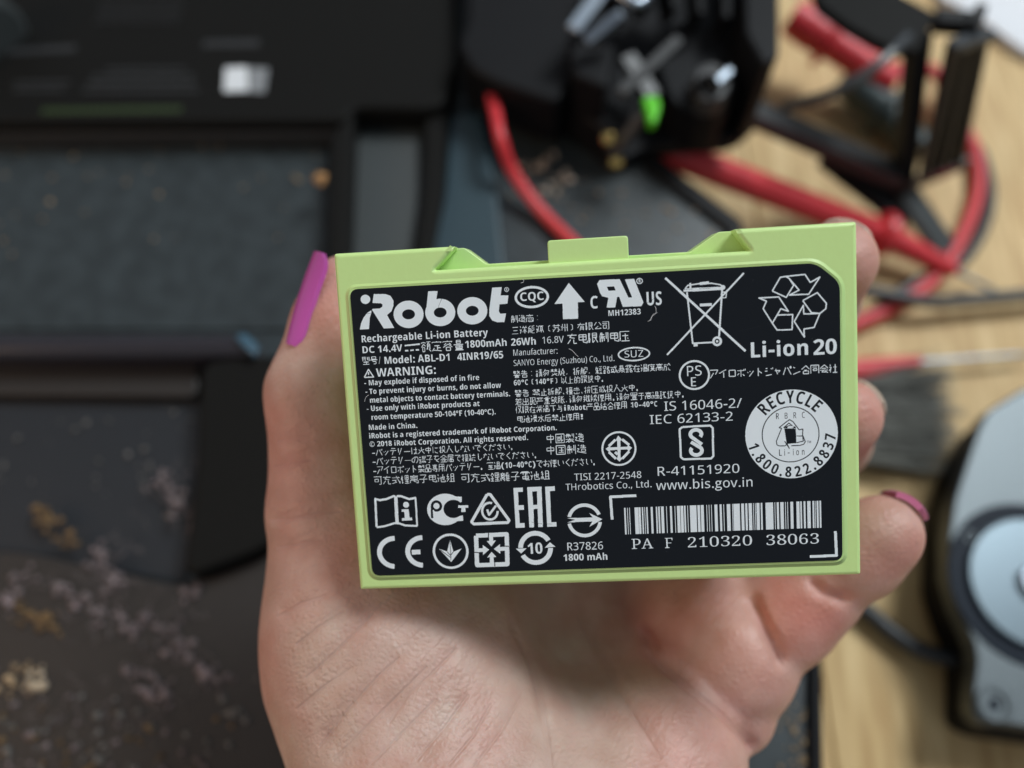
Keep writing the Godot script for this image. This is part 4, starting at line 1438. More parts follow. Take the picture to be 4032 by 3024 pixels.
	# wood in four tones, grain along z
	for i in 4:
		var tone: Color = [Color(0.83, 0.63, 0.33), Color(0.86, 0.66, 0.36), Color(0.80, 0.60, 0.31), Color(0.84, 0.64, 0.34)][i]
		var w := mat("wood_%d" % i, tone, 0.62)
		grain(w, noise_tex(30 + i, 0.012, 5, Color(0.82, 0.77, 0.70), Color(1, 1, 1)), noise_tex(40 + i, 0.03, 4, Color(0.2, 0.2, 0.2), Color(0.8, 0.8, 0.8)), Vector3(26, 26, 3.2), 0.02)
		w.uv1_offset = Vector3(i * 0.37, 0, i * 0.21)
		w.detail_enabled = true
		w.detail_blend_mode = BaseMaterial3D.BLEND_MODE_MUL
		w.detail_albedo = noise_tex(50 + i, 0.008, 3, Color(0.9, 0.86, 0.8), Color(1, 1, 1))


func bench() -> void:
	var o := thing("workbench", "pale worn wooden plank bench top", "", P(0, -18, 0), "", "structure")
	var x := -492.0
	var i := 0
	for wide in [96, 104, 98, 102, 100, 96, 168, 150, 104, 100, 96]:
		var g := Geo.new()
		var poly := [Vector2(x + 0.3, -560), Vector2(x + wide - 0.3, -560), Vector2(x + wide - 0.3, 520), Vector2(x + 0.3, 520)]
		extrude(g, poly, -18 , rng.randf() * 0.3 - 0.3, 0.6, ground, 2)
		part("plank", g, M["wood_%d" % (i % 4)], o)
		x += wide
		i += 1


var ground := Transform3D(Basis(Vector3(1, 0, 0), Vector3(0, 0, 1), Vector3(0, 1, 0)), Vector3.ZERO)


func slab(called: String, pts: Array, h0: float, h1: float, bevel: float, m: Material, o: Node3D, radius := 0.0, label := "") -> MeshInstance3D:
	var g := Geo.new()
	extrude(g, round_corners(pts, radius) if radius > 0 else pts, h0, h1, bevel, ground)
	return part(called, g, m, o, label)


func vacuum() -> void:
	var o := thing("robot_vacuum", "opened black robot vacuum lying upside down beneath the hand", "robot vacuum", P(-112.54, 0, -61.51))
	slab("shell", [Vector2(39.21, -139.18), Vector2(52.54, -93.79), Vector2(77.41, -70.06), Vector2(86.25, -19.25), Vector2(86.81, 32.62), Vector2(83.58, 78), Vector2(79.63, 106.39), Vector2(65.31, 146.19), Vector2(-86.95, 155.21), Vector2(-206.43, 127.08), Vector2(-372.76, -276.55), Vector2(-1.24, -276.55)], 6, 58, 3, M.grey_plastic, o, 12)
	slab("edge_trim_shadow", [Vector2(45.21, -99.39), Vector2(52.36, -95.65), Vector2(78.08, -69), Vector2(86.13, -18.23), Vector2(86.64, 33.22), Vector2(83.4, 78.22), Vector2(79.12, 108.51), Vector2(75.71, 108.51), Vector2(79.91, 78.22), Vector2(82.73, 33.22), Vector2(81.63, -17.41), Vector2(72.35, -65.56), Vector2(47.9, -90.32)], 50, 60.5, 1.2, M.black_plastic, o)  # black edge band, partly standing in for shadow along the border
	slab("label_plate", [Vector2(-308.27, -241.09), Vector2(-20.56, -250.06), Vector2(-21.01, -160.78), Vector2(-19.34, -130.55), Vector2(-23.35, -110.57), Vector2(-29.23, -107.62), Vector2(-54.65, -108.46), Vector2(-57.85, -102.22), Vector2(-257.08, -101.39)], 58.2, 71, 2.2, M.matt_black, o, 6)
	slab("bay_edge", [Vector2(-262.5, -105.46), Vector2(-59.57, -106.3), Vector2(-59.8, -101.29), Vector2(-260.97, -101.29)], 58.2, 66, 1.2, M.dark_grey_plastic, o, 2)
	slab("bay_divider", [Vector2(-62.9, -97.36), Vector2(-55.31, -108.55), Vector2(-52.39, -46.34), Vector2(-54.27, -17.07), Vector2(-58.79, -17.07), Vector2(-59.2, -46.34)], 58.2, 70, 1.5, M.matt_black, o, 4)
	slab("slot_wall", [Vector2(-31.33, -111.82), Vector2(-23.17, -114.39), Vector2(-23.16, -74.9), Vector2(-26.5, -48.97), Vector2(-33.31, -35.01), Vector2(-31.94, -52.55), Vector2(-30.06, -78.77)], 58.2, 66, 1.2, M.matt_black, o, 4)
	slab("slot_floor", [Vector2(-57.46, -114.74), Vector2(-32.69, -114.74), Vector2(-32.25, -79.5), Vector2(-35.29, -31.66), Vector2(-54.73, -31.66)], 58.2, 60, 0.4, M.rail_grey, o, 2)
	slab("blue_panel", [Vector2(-22.39, -112.91), Vector2(-11.08, -116.16), Vector2(-4.96, -81.9), Vector2(-2.45, -51.59), Vector2(0.59, -28.83), Vector2(-33.43, -28.83), Vector2(-27.71, -51.59), Vector2(-23.55, -77.96)], 58.2, 62, 1.5, M.blue_plastic, o, 2)
	slab("bay_floor", [Vector2(-265.22, -107.01), Vector2(-66.89, -107.01), Vector2(-62.94, -53.56), Vector2(-61.95, -26.77), Vector2(-236.18, -26.77)], 58.2, 59, 0.3, M.grey_plastic, o, 2)
	slab("bay_rim", [Vector2(-225.36, -19.13), Vector2(-80.78, -18.81), Vector2(-76.62, -14.69), Vector2(-78.33, -10.63), Vector2(-222.02, -10.01)], 58.2, 73, 4.0, M.rim_plastic, o, 4)
	slab("rim_glint", [Vector2(-83.24, -16.46), Vector2(-79.97, -16.93), Vector2(-75.56, -12.7), Vector2(-76.5, -9.3), Vector2(-80.56, -13.01)], 73.05, 75, 0.8, M.glint_blue, o)  # bluish reflection on the bay rim end, painted as a small blue slab
	slab("side_block", [Vector2(-93.8, -9.77), Vector2(-65.15, -12.59), Vector2(-57.36, 36.52), Vector2(-65.79, 46.69), Vector2(-88.65, 56.01), Vector2(-89.83, 22.91)], 58.2, 71, 2, M.matt_black, o, 6)
	slab("brush_cover", [Vector2(-213.85, 40.91), Vector2(-136.3, 46.23), Vector2(-92.41, 55.57), Vector2(-67.3, 45.71), Vector2(-44.67, 51.46), Vector2(-35.31, 111.6), Vector2(-182.04, 126.64)], 58.2, 63, 1.5, M.dusty_plastic, o, 4)
	slab("recess_floor", [Vector2(-237.53, -13.92), Vector2(-97.29, -13.92), Vector2(-93.75, 18.53), Vector2(-92.47, 53.91), Vector2(-138.38, 46.53), Vector2(-217.11, 41.14)], 58.2, 58.8, 0.2, M.recess_grey, o)
	slab("recess_step", [Vector2(-232.58, -15.25), Vector2(-97.46, -14.28), Vector2(-96.03, -1.3), Vector2(-228.04, -2.85)], 58.2, 63, 1, M.dusty_plastic, o, 2)
	# the print on the plate, out of focus in the photograph
	var g := Geo.new()
	var rows := [[30, 190, 180], [300, 380, 150], [240, 400, 172], [190, 420, 195], [190, 400, 212], [20, 160, 232]]
	for r in [[P(-182.07, 71, -134.59), P(-158.15, 71, -136.4), 3.0], [P(-145.17, 71, -126.11), P(-117.03, 71, -126.33), 1.2], [P(-149.46, 71, -122.81), P(-113.2, 71, -123.03), 1.2], [P(-150.42, 71, -119.55), P(-112.69, 71, -119.77), 1.4], [P(-151.34, 71, -116.1), P(-110.51, 71, -116.32), 1.2], [P(-176.7, 71, -119.55), P(-157.09, 71, -119.98), 1.2], [P(-175.9, 71, -116.32), P(-158.02, 71, -116.75), 1.2], [P(-112.24, 71, -138.45), P(-92.07, 71, -138.9), 3.4]]:
		var a: Vector3 = r[0]
		var b: Vector3 = r[1]
		var t := 0.0
		while t < 1.0:
			var w := rng.randf_range(0.015, 0.05)
			var p := a.lerp(b, t) + P(0, 0.06, 0)
			var q := a.lerp(b, minf(t + w, 1.0)) + P(0, 0.06, 0)
			beam(g, p, q, Vector3.UP, r[2], 0.08, 0)
			t += w + 0.012
	var print_ := part("worn_print", g, M.faint_print, o)
	print_.set_meta("kind", "stuff")
	g = Geo.new()
	var ga: Vector3 = P(-163.56, 71, -106.78)
	var gb: Vector3 = P(-114.82, 71, -107.62)
	for k in 24:
		beam(g, ga.lerp(gb, k / 24.0) + P(0, 0.06, 0), ga.lerp(gb, (k + 0.72) / 24.0) + P(0, 0.06, 0), Vector3.UP, 2.6, 0.08, 0)
	part("green_print", g, M.green_ink, o)
	slab("white_sticker", [Vector2(-102.78, -126.79), Vector2(-94.88, -127.23), Vector2(-93.07, -115.91), Vector2(-101.67, -115.48)], 71.02, 71.2, 0, M.white_print, o)
	slab("grey_sticker", [Vector2(-94.32, -126.79), Vector2(-87.17, -126.57), Vector2(-87.09, -115.05), Vector2(-92.69, -115.48)], 71.02, 71.2, 0, M.grey_print, o)
	g = Geo.new()
	for i in 12:
		for j in 5:
			var c: Vector3 = P(-138.71, 71, -154.06) + P((i - 5.5) * 2.6 + (j % 2) * 1.3, 0, (j - 2) * 2.4)
			beam(g, c + P(-0.8, 0.2, 0.4), c + P(0.8, 0.2, -0.4), Vector3.UP, 0.7, 0.7, 0.1)
	part("grille", g, M.dark_grey_plastic, o)
	var w := thing("castor_wheel", "grey castor wheel at the top left of the vacuum's label plate", "wheel", P(-191.24, 71, -144.19))
	g = Geo.new()
	lathe(g, P(-195.97, 77, -139.96), P(-185.15, 77, -132.09), [[0, 0], [0, 14], [0.1, 16], [0.9, 16], [1, 14], [1, 0]], 32)
	part("tyre", g, M.rail_grey, w)


func hand() -> void:
	var o := thing("hand", "left hand with magenta nails gripping the green battery from behind", "hand", P(3.92, 126.79, 90.06))
	hand_mesh(o)
	nail(o, P(-40.21, 164.57, 33.9), P(-35.15, 171.16, 18.57), Vector3(-0.88, 0.46, 0.1), 9.2, 7.4, M.magenta_varnish)
	nail(o, P(78.11, 136.59, 54.85), P(72.9, 150.38, 58.39), Vector3(0.57, 0.3, -0.76), 10.0, 7.2, M.pink_varnish)
	nail(o, P(71.88, 144.73, 35.03), P(67.6, 156.38, 39.61), Vector3(0.8, 0.21, -0.56), 9.5, 7.2, M.bare_nail)
	nail(o, P(68, 158.19, 3.8), P(62.81, 170.53, 11.64), Vector3(0.4, 0.34, -0.85), 10, 7.4, M.bare_nail)

func battery() -> void:
	var at := P(-24.316, 163.441, 77.611)
	var xf := Transform3D(Basis(Vector3(0.99571, 0.0919, -0.01044), Vector3(-0.05689, 0.51959, -0.85252), Vector3(-0.07292, 0.84946, 0.52259)), at)
	var o := thing("battery_pack", "lime green rechargeable battery pack with black printed label", "battery", at)
	# front plate: dovetailed gap in its top edge, label recess in its face
	var outline := round_corners([Vector2(0, 0), Vector2(78, 0), Vector2(78, 53.3), Vector2(60.3, 53.3), Vector2(62.7, 50.0), Vector2(15.4, 49.9), Vector2(18.9, 53.3), Vector2(0, 53.3)], 0.4, 4)
	var g := Geo.new()
	var rim := extrude(g, outline, -4.2, 0, 0.7, xf, 4, false)
	var label := ccw(round_corners([Vector2(2.2, 2.25), Vector2(75.25, 2.4), Vector2(75.45, 44.6), Vector2(72.0, 47.65), Vector2(2.1, 47.75)], 1.3, 5))
	var lip := inset(label, -0.75)
	var well := inset(label, -0.35)
	for half in [[-1.0, 39.0], [39.0, 80.0]]:
		var box := PackedVector2Array([Vector2(half[0], -1), Vector2(half[1], -1), Vector2(half[1], 55), Vector2(half[0], 55)])
		for piece in Geometry2D.intersect_polygons(rim, box):
			for bit in Geometry2D.clip_polygons(piece, lip):
				cap(g, bit, 0, xf, 1)
	skirt(g, well, -0.28, PI / 4, lip, 0, PI / 3, edge_normals(lip), xf)
	cap(g, well, -0.28, xf, 1)
	part("front_plate", g, M.green_plastic, o)
	g = Geo.new()
	extrude(g, round_corners([Vector2(32.75, 48.8), Vector2(44.85, 48.8), Vector2(44.85, 53.35), Vector2(32.75, 53.35)], 0.5, 3), -4.0, -0.8, 0.22, xf, 3)
	part("tab", g, M.green_plastic, o)
	g = Geo.new()
	extrude(g, round_corners([Vector2(0.7, 0.7), Vector2(77.3, 0.7), Vector2(77.3, 53.2), Vector2(58.8, 53.25), Vector2(54.4, 50.5), Vector2(23.0, 50.5), Vector2(19.7, 53.2), Vector2(0.7, 53.2)], 0.3, 3), -10.5, -4.25, 0.2, xf, 2)
	part("shoulder", g, M.green_plastic, o)
	g = Geo.new()
	extrude(g, round_corners([Vector2(3.2, 3.2), Vector2(74.8, 3.2), Vector2(74.8, 48.8), Vector2(3.2, 48.8)], 4, 5), -38, -10.55, 0.6, xf, 2)
	part("cell_case", g, M.green_plastic, o)
	g = Geo.new()
	var nz := xf.basis.z.normalized()
	var tris := Geometry2D.triangulate_polygon(label)
	for i in range(0, tris.size(), 3):
		var p := [label[tris[i]], label[tris[i + 1]], label[tris[i + 2]]]
		var u := p.map(func(q): return Vector2((q.x - 2.15) / LABEL_W, 1.0 - (q.y - 2.3) / LABEL_H))
		g.tri(flat(xf, p[0], -0.12), flat(xf, p[1], -0.12), flat(xf, p[2], -0.12), nz, nz, nz, u[0], u[1], u[2])
	skirt(g, label, -0.27, 0, label, -0.12, 0, edge_normals(label), xf)
	for i in g.uv.size():
		if g.uv[i] == Vector2.ZERO:
			g.uv[i] = Vector2(0.4, 0.004)
	part("printed_label", g, M.printed_film, o)
	# lint caught on the film
	var told := ["pale squiggle of lint below the letters US on the label", "pale lint barb branching off the squiggle below the letters US", "short pale lint hair above the maker's name line on the label", "tiny pale lint curl at the label's top edge above the oval mark", "faint lint hair at the label's left edge beside the warning lines"]
	for l in [[[48.37, 42.63], [48.54, 42.08], [48.43, 41.54], [47.92, 41.10], [47.67, 40.57], [47.20, 40.41]], [[48.71, 41.63], [48.17, 41.45], [47.90, 41.18], [47.52, 40.50]], [[35.19, 36.89], [35.69, 36.60], [36.14, 36.05], [36.56, 35.61]], [[28.46, 47.23], [28.81, 47.29], [28.92, 47.59], [28.71, 47.76]], [[3.84, 31.32], [3.35, 30.96], [3.07, 30.27]]]:
		var pts: Array = l.map(func(q): return flat(xf, Vector2(q[0], q[1]), -0.06))
		var f := thing("lint_fibre", told.pop_front(), "lint", pts[0], "lint fibres on the label")
		g = Geo.new()
		tube(g, smooth_path(pts, 4), [0.028], 5)
		part("fibre", g, M.white_card, f)


func wheel_module() -> void:
	var o := thing("wheel_module", "black plastic wheel module with a lime green clip, above the battery", "vacuum part", P(42.71, 58, -139.18))
	slab("motor_case", [Vector2(-17.98, -207.81), Vector2(-15.48, -134.51), Vector2(-18.77, -124.68), Vector2(-13.45, -113.04), Vector2(-4.03, -106.85), Vector2(15.15, -98.38), Vector2(24.54, -117.23), Vector2(23.85, -207.81)], 62, 84, 2, M.black_plastic, o, 4)
	slab("housing", [Vector2(17.35, -219.34), Vector2(16.87, -107.95), Vector2(31.77, -93.1), Vector2(38.03, -93.7), Vector2(45.81, -105.26), Vector2(52.05, -114.67), Vector2(78.54, -107.33), Vector2(98.55, -219.34)], 62, 76, 2, M.black_plastic, o, 3)
	slab("spring_box", [Vector2(25.24, -127.82), Vector2(34.61, -116.01), Vector2(30.36, -97.08), Vector2(20.12, -103), Vector2(17.85, -119.34)], 62, 92, 1.5, M.black_plastic, o, 2)
	slab("side_wall", [Vector2(81.75, -187.27), Vector2(95.48, -187.27), Vector2(84.56, -103.19), Vector2(79.05, -98.89), Vector2(74.83, -112.77)], 62, 100, 1.5, M.black_plastic, o, 2)
	slab("gear_cover", [Vector2(52.57, -134.49), Vector2(64.53, -141.21), Vector2(75.05, -132.28), Vector2(76.61, -117.16), Vector2(77.43, -107.57), Vector2(69.62, -95.46), Vector2(60.45, -95.85), Vector2(53.16, -100.65), Vector2(49.55, -115.05)], 62, 82, 1.5, M.black_plastic, o, 3)
	slab("gear_cap", [Vector2(58.97, -108.02), Vector2(67.6, -113.35), Vector2(73.5, -103.97), Vector2(68.3, -94.86), Vector2(60.21, -94.86)], 80, 89, 1.5, M.dark_grey_plastic, o, 5)
	slab("base_flange", [Vector2(-4.36, -124.43), Vector2(21.25, -105.46), Vector2(35.75, -88.64), Vector2(49.06, -96.34), Vector2(63.69, -97.57), Vector2(78.37, -98.8), Vector2(89.49, -110.11), Vector2(66.71, -131.13), Vector2(15.91, -131.13)], 58.2, 66, 1.5, M.black_plastic, o, 5)
	for k in 5:
		var r := Geo.new()
		beam(r, P(29.13, 96, -147.34).lerp(P(71.88, 96, -147.34), k / 4.0), P(37.39, 88, -136.67).lerp(P(71.65, 88, -127.93), k / 4.0), Vector3.UP, 2.4, 14, 0.8)
		part("rib", r, M.black_plastic, o)
	var g := Geo.new()
	beam(g, P(31.26, 102, -131.3), P(19.49, 98, -114.94), Vector3(0.13, 1, 0), 4.6, 3.0, 0.8)
	part("steel_arm", g, M.steel, o)
	g = Geo.new()
	beam(g, P(35.22, 104, -116.48), P(24.11, 98, -110.06), Vector3(0.13, 1, 0), 3.6, 3.0, 0.8)
	part("steel_arm", g, M.steel, o)
	g = Geo.new()
	tube(g, smooth_path([P(33.54, 104, -126.82), P(40.12, 103, -122.14), P(44.17, 103, -126.94)], 6), [2.0], 12)
	part("spring_end", g, M.steel, o)
	g = Geo.new()
	beam(g, P(55.93, 92, -118.3), P(35.33, 88, -97.97), Vector3(0.1, 1, 0), 3.4, 3, 0.8)
	part("lever", g, M.dark_grey_plastic, o)
	g = Geo.new()
	beam(g, P(37.75, 90, -113.14), P(46.49, 86, -97.89), Vector3.UP, 5, 3, 0.8)
	part("lever", g, M.dark_grey_plastic, o)
	g = Geo.new()
	beam(g, P(43.07, 86, -91.99), P(34.21, 72, -86.63), Vector3.UP, 3, 3, 0.8)
	part("lever", g, M.dark_grey_plastic, o)
	slab("green_clip", [Vector2(42.15, -95.67), Vector2(47.26, -96.06), Vector2(47.86, -91.98), Vector2(45.73, -85.09), Vector2(43.77, -84.33), Vector2(43.25, -89.66)], 86, 90, 0.8, M.lime_plastic, o, 1)
	g = Geo.new()
	beam(g, P(71.74, 91, -106.01), P(65.31, 91, -99.23), Vector3(0.12, 1, 0), 1.8, 1.2, 0.4)
	part("cover_pin", g, M.steel, o)
	g = Geo.new()
	lathe(g, P(63.74, 89, -100.38), P(63.14, 91, -98.44), [[0, 4], [1, 4], [1, 2.4], [0.6, 2.2], [0.6, 0]], 24)
	part("boss", g, M.black_plastic, o)
	for p in [[P(32.25, 76, -90.12), P(31.82, 79, -87.52)], [P(35.44, 68, -86.79), P(34.98, 71, -84.32)]]:
		var s := Geo.new()
		lathe(s, p[0], p[1], [[0, 1.0], [0.4, 1.0], [0.4, 2.4], [0.75, 2.3], [1, 1.4], [1, 0]], 18)
		part("screw", s, M.brass, o)
	# red wire that leaves the module and runs under the battery
	var w := thing("red_wire", "thin glossy red wire curving from the black wheel module down behind the battery", "wire", P(-0.97, 62, -87.89))
	g = Geo.new()
	tube(g, smooth_path([P(0.67, 70, -129.34), P(-5.1, 72, -122.91), P(-7.1, 74, -113.43), P(-5.68, 76, -102.18), P(-3.72, 76, -90.12), P(0.31, 68, -83.04), P(8.52, 62.5, -72.73), P(18.54, 61, -61.1), P(32.62, 60.5, -45.36), P(46.62, 60.5, -27.97)], 8), [2.05], 14)
	part("insulation", g, M.red_rubber, w)


func probe(called: String, label: String, group: String, from: Vector3, collar: Vector3, nose: Vector3, tip: Vector3, r: float, m: Material) -> void:
	var o := thing(called, label, "test probe", from, group)
	var g := Geo.new()
	lathe(g, from, collar, [[0, r * 0.7], [0.02, r], [0.35, r * 1.05], [0.9, r * 0.95], [1, r * 0.92]])
	part("handle", g, m, o)
	g = Geo.new()
	var d := (collar - from).normalized() * 3.4 * MM
	lathe(g, collar - d, collar + d, [[0, r * 0.95], [0.15, r * 1.5], [0.5, r * 1.65], [0.85, r * 1.5], [1, r * 0.9]])
	part("finger_guard", g, m, o)
	g = Geo.new()
	lathe(g, collar, nose, [[0, r * 0.9], [0.3, r * 0.85], [0.9, r * 0.55], [1, r * 0.5], [1, 0]])
	part("nose", g, m, o)
	if tip != nose:
		g = Geo.new()
		lathe(g, nose, tip, [[0, 1.0], [0.85, 1.0], [1, 0.2]], 14)
		part("needle", g, M.steel, o)


func cable(called: String, label: String, pts: Array, r: float, m: Material, group := "") -> void:
	var o := thing(called, label, "cable", pts[0], group)
	var g := Geo.new()
	tube(g, smooth_path(pts, 10), [r], 14)
	part("sheath", g, m, o)


func leads() -> void:
	probe("test_probe", "long red test probe lying diagonally behind the battery's top right corner, needle pointing right", "red test probes on the bench", P(55.25, 48, -109.57), P(149.62, 14, -95.24), P(178.77, 7, -82.16), P(196.35, 3, -74.36), 5.6, M.red_rubber)
	probe("test_probe", "red test probe half hidden behind the battery's right edge, needle along the brush", "red test probes on the bench", P(93.38, 8, -31.15), P(120.28, 8, -35.41), P(155.59, 8, -40.52), P(203.03, 6, -45.11), 5.2, M.red_rubber)
	for s in [["test_plug", "red banana plug with a ring collar beneath the black bracket", M.red_rubber, P(121.79, 30, -198.56), P(138.07, 26, -188), P(166.32, 18, -170.78), 7.8], ["test_plug", "dark grey banana plug lying inside the black bracket", M.teal_rubber, P(147.93, 14, -179.29), P(164.41, 10, -162.99), P(176.36, 8, -144.03), 8.0]]:
		var o := thing(s[0], s[1], "plug", s[3], "banana plugs under the bracket")
		var g := Geo.new()
		var r: float = s[6]
		lathe(g, s[3], s[4], [[0, r * 0.75], [0.03, r], [0.5, r * 1.1], [1, r * 1.0]])
		part("body", g, s[2], o)
		g = Geo.new()
		var d: Vector3 = (s[5] - s[3]).normalized() * 2.2 * MM
		lathe(g, s[4] - d, s[4] + d, [[0, r], [0.2, r * 1.5], [0.8, r * 1.5], [1, r]])
		part("collar", g, s[2], o)
		g = Geo.new()
		lathe(g, s[4], s[5], [[0, r * 0.95], [0.8, r * 0.85], [1, r * 0.8], [1, 0]])
		part("sleeve", g, s[2], o)
	cable("test_cable", "red test cable looping down the right of the black bracket", [P(168.09, 16, -181.39), P(187.1, 12, -185.41), P(192.92, 10, -179.13), P(191.06, 6, -166.67), P(201.13, 4, -156.54), P(202.43, 4, -139.78), P(197.5, 4, -119.99), P(185.09, 4, -97.62), P(169.63, 4, -78.55), P(152.51, 4, -67.31), P(126.52, 4, -55.13), P(95.86, 4, -42.91)], 2.9, M.red_rubber)
	cable("test_cable", "black test cable looping beside the red one, right of the bracket", [P(175.45, 8, -144.54), P(193.09, 4, -152.61), P(204.87, 3, -148.28), P(205.62, 3, -128.09), P(199.33, 3, -108.79), P(186.24, 3, -90.32), P(172.06, 3, -83.6), P(153.91, 3, -72.63), P(136.8, 3, -59.85), P(106.45, 3, -39.41)], 2.4, M.black_rubber)
	cable("test_cable", "grey black cable running level to the right edge from behind the battery", [P(107.3, 9, -58.58), P(130.69, 9, -69.05), P(140.64, 10, -70.57), P(151.22, 10, -68.45), P(164.94, 9, -66.51), P(180.34, 8, -67.94), P(219.87, 8, -71.78)], 2.6, M.black_rubber)
	cable("power_cable", "thick black cable running from under the hand into the metal drive", [P(95.45, 6, 35.29), P(110, 6, 44.87), P(120.2, 5, 52.16), P(128.2, 5, 59.8), P(135.96, 6, 65.49), P(147.98, 8, 69.42)], 2.9, M.black_rubber)
	cable("thin_lead", "thin black lead arching from the wheel module to the black bracket", [P(96.8, 66, -113.1), P(103.3, 72, -110.47), P(109.85, 78, -108.54), P(119.11, 84, -110.97), P(129.24, 86, -119.38), P(136.44, 84, -127.93)], 1.9, M.edge_gloss)


func bracket() -> void:
	var o := thing("bracket", "open black plastic bracket with a ribbed upright standing at the upper right", "bracket", P(185.32, 0, -156.08))
	slab("top_plate", [Vector2(106.73, -159.73), Vector2(131.76, -155.01), Vector2(149.24, -139.41), Vector2(138.58, -121.04), Vector2(126.39, -125.33), Vector2(117.75, -132.74), Vector2(108.44, -143.48)], 79, 84, 1.2, M.matt_black, o, 1.5)
	var g := Geo.new()
	beam(g, P(143.46, 80, -134.44), P(159.81, 14, -112.41), Vector3(0.3, 0.2, 1), 7, 6)
	part("upright", g, M.black_plastic, o)
	g = Geo.new()
	beam(g, P(148.17, 82, -137.83), P(162.49, 82, -136.27), Vector3.UP, 6, 6)
	part("cross_bar", g, M.black_plastic, o)
	var a0: Vector3 = P(152.03, 84, -124.68)
	var a1: Vector3 = P(164.33, 84, -129.67)
	var b0: Vector3 = P(161.31, 28, -111.92)
	var b1: Vector3 = P(180.8, 28, -121.15)
	g = Geo.new()
	var across := (a1 - a0).normalized()
	var out := across.cross((b0 - a0).normalized())
	out = out if out.y > 0 else -out
	beam(g, a0.lerp(a1, 0.5) - out * 2.5 * MM, b0.lerp(b1, 0.5) - out * 2.5 * MM, out, (a1 - a0).length() / MM, 3)
	part("ribbed_panel", g, M.black_plastic, o)
	for k in 5:
		g = Geo.new()
		beam(g, a0.lerp(a1, 0.08 + k * 0.21), b0.lerp(b1, 0.08 + k * 0.21), out, 1.8, 3.5, 0.5)
		part("rib", g, M.black_plastic if k % 2 else M.dark_grey_plastic, o)
	g = Geo.new()
	beam(g, a0 - across * 2 * MM + out * MM, a1 + across * 2 * MM + out * MM, out, 2.6, 6, 0.8)
	part("end_rail", g, M.edge_gloss, o)
	g = Geo.new()
	beam(g, P(158.76, 26, -110.54), P(183.35, 26, -121.63), Vector3.UP, 2.6, 6, 0.8)
	part("end_rail", g, M.edge_gloss, o)
	g = Geo.new()
	beam(g, P(85.07, 56, -122.39), P(156.22, 24, -115.1), Vector3.UP, 9, 6)
	part("lower_rail", g, M.dark_grey_plastic, o)
	g = Geo.new()
	beam(g, P(124.73, 30, -122.98), P(161.99, 12, -104.62), Vector3.UP, 12, 4)
	part("lower_rail", g, M.black_plastic, o)
	g = Geo.new()
	beam(g, P(160.14, 18, -112.85), P(179.31, 4, -93.05), Vector3.UP, 10, 4)
	part("foot", g, M.rail_grey, o)
	g = Geo.new()
	beam(g, P(163.52, 84, -140.09), P(158.74, 84, -129.02), Vector3.UP, 3.5, 8, 0.8)
	part("catch", g, M.black_plastic, o)


func paint_brush() -> void:
	var o := thing("paint_brush", "flat paint brush with worn grey bristles right of the battery", "brush", P(140.16, 0, -21.24))
	var g := Geo.new()
	var a: Vector3 = P(102.99, 5, -18.2)
	g.tinted = true
	var far: Vector3 = P(164.02, 5, -18.2)
	var side: Vector3 = (P(125.74, 5, 1.02) - P(132.44, 5, -38.44))
	for k in 520:
		var s := rng.randf() - 0.5
		var h := rng.randf_range(-4.0, 6.5)
		var p: Vector3 = a + side * s * 0.7 + P(0, h * 0.6, 0)
		var q: Vector3 = far + side * (s * 1.06 + rng.randfn() * 0.07) + P(rng.randf_range(-7, 4) - absf(s) * 6, h + rng.randf_range(-1, 1), 0)
		var shade := rng.randf_range(0.06, 0.30)
		g.tint = Color(shade, shade * 0.99, shade * 0.86)
		tube(g, PackedVector3Array([p, p.lerp(q, 0.6) + P(0, rng.randf_range(-0.6, 0.8), rng.randf_range(-0.8, 0.8)), q]), [0.32, 0.3, 0.12], 4)
	part("bristles", g, M.bristle_mix, o).set_meta("kind", "stuff")
	g = Geo.new()
	beam(g, P(78.72, 5, -18.2), P(106.46, 5, -18.2), Vector3.UP, 30, 11, 2)
	part("ferrule", g, M.steel, o)
	g = Geo.new()
	beam(g, P(33.64, 5, -18.2), P(78.72, 5, -18.2), Vector3.UP, 20, 12, 4)
	part("handle", g, M.wood_1, o)


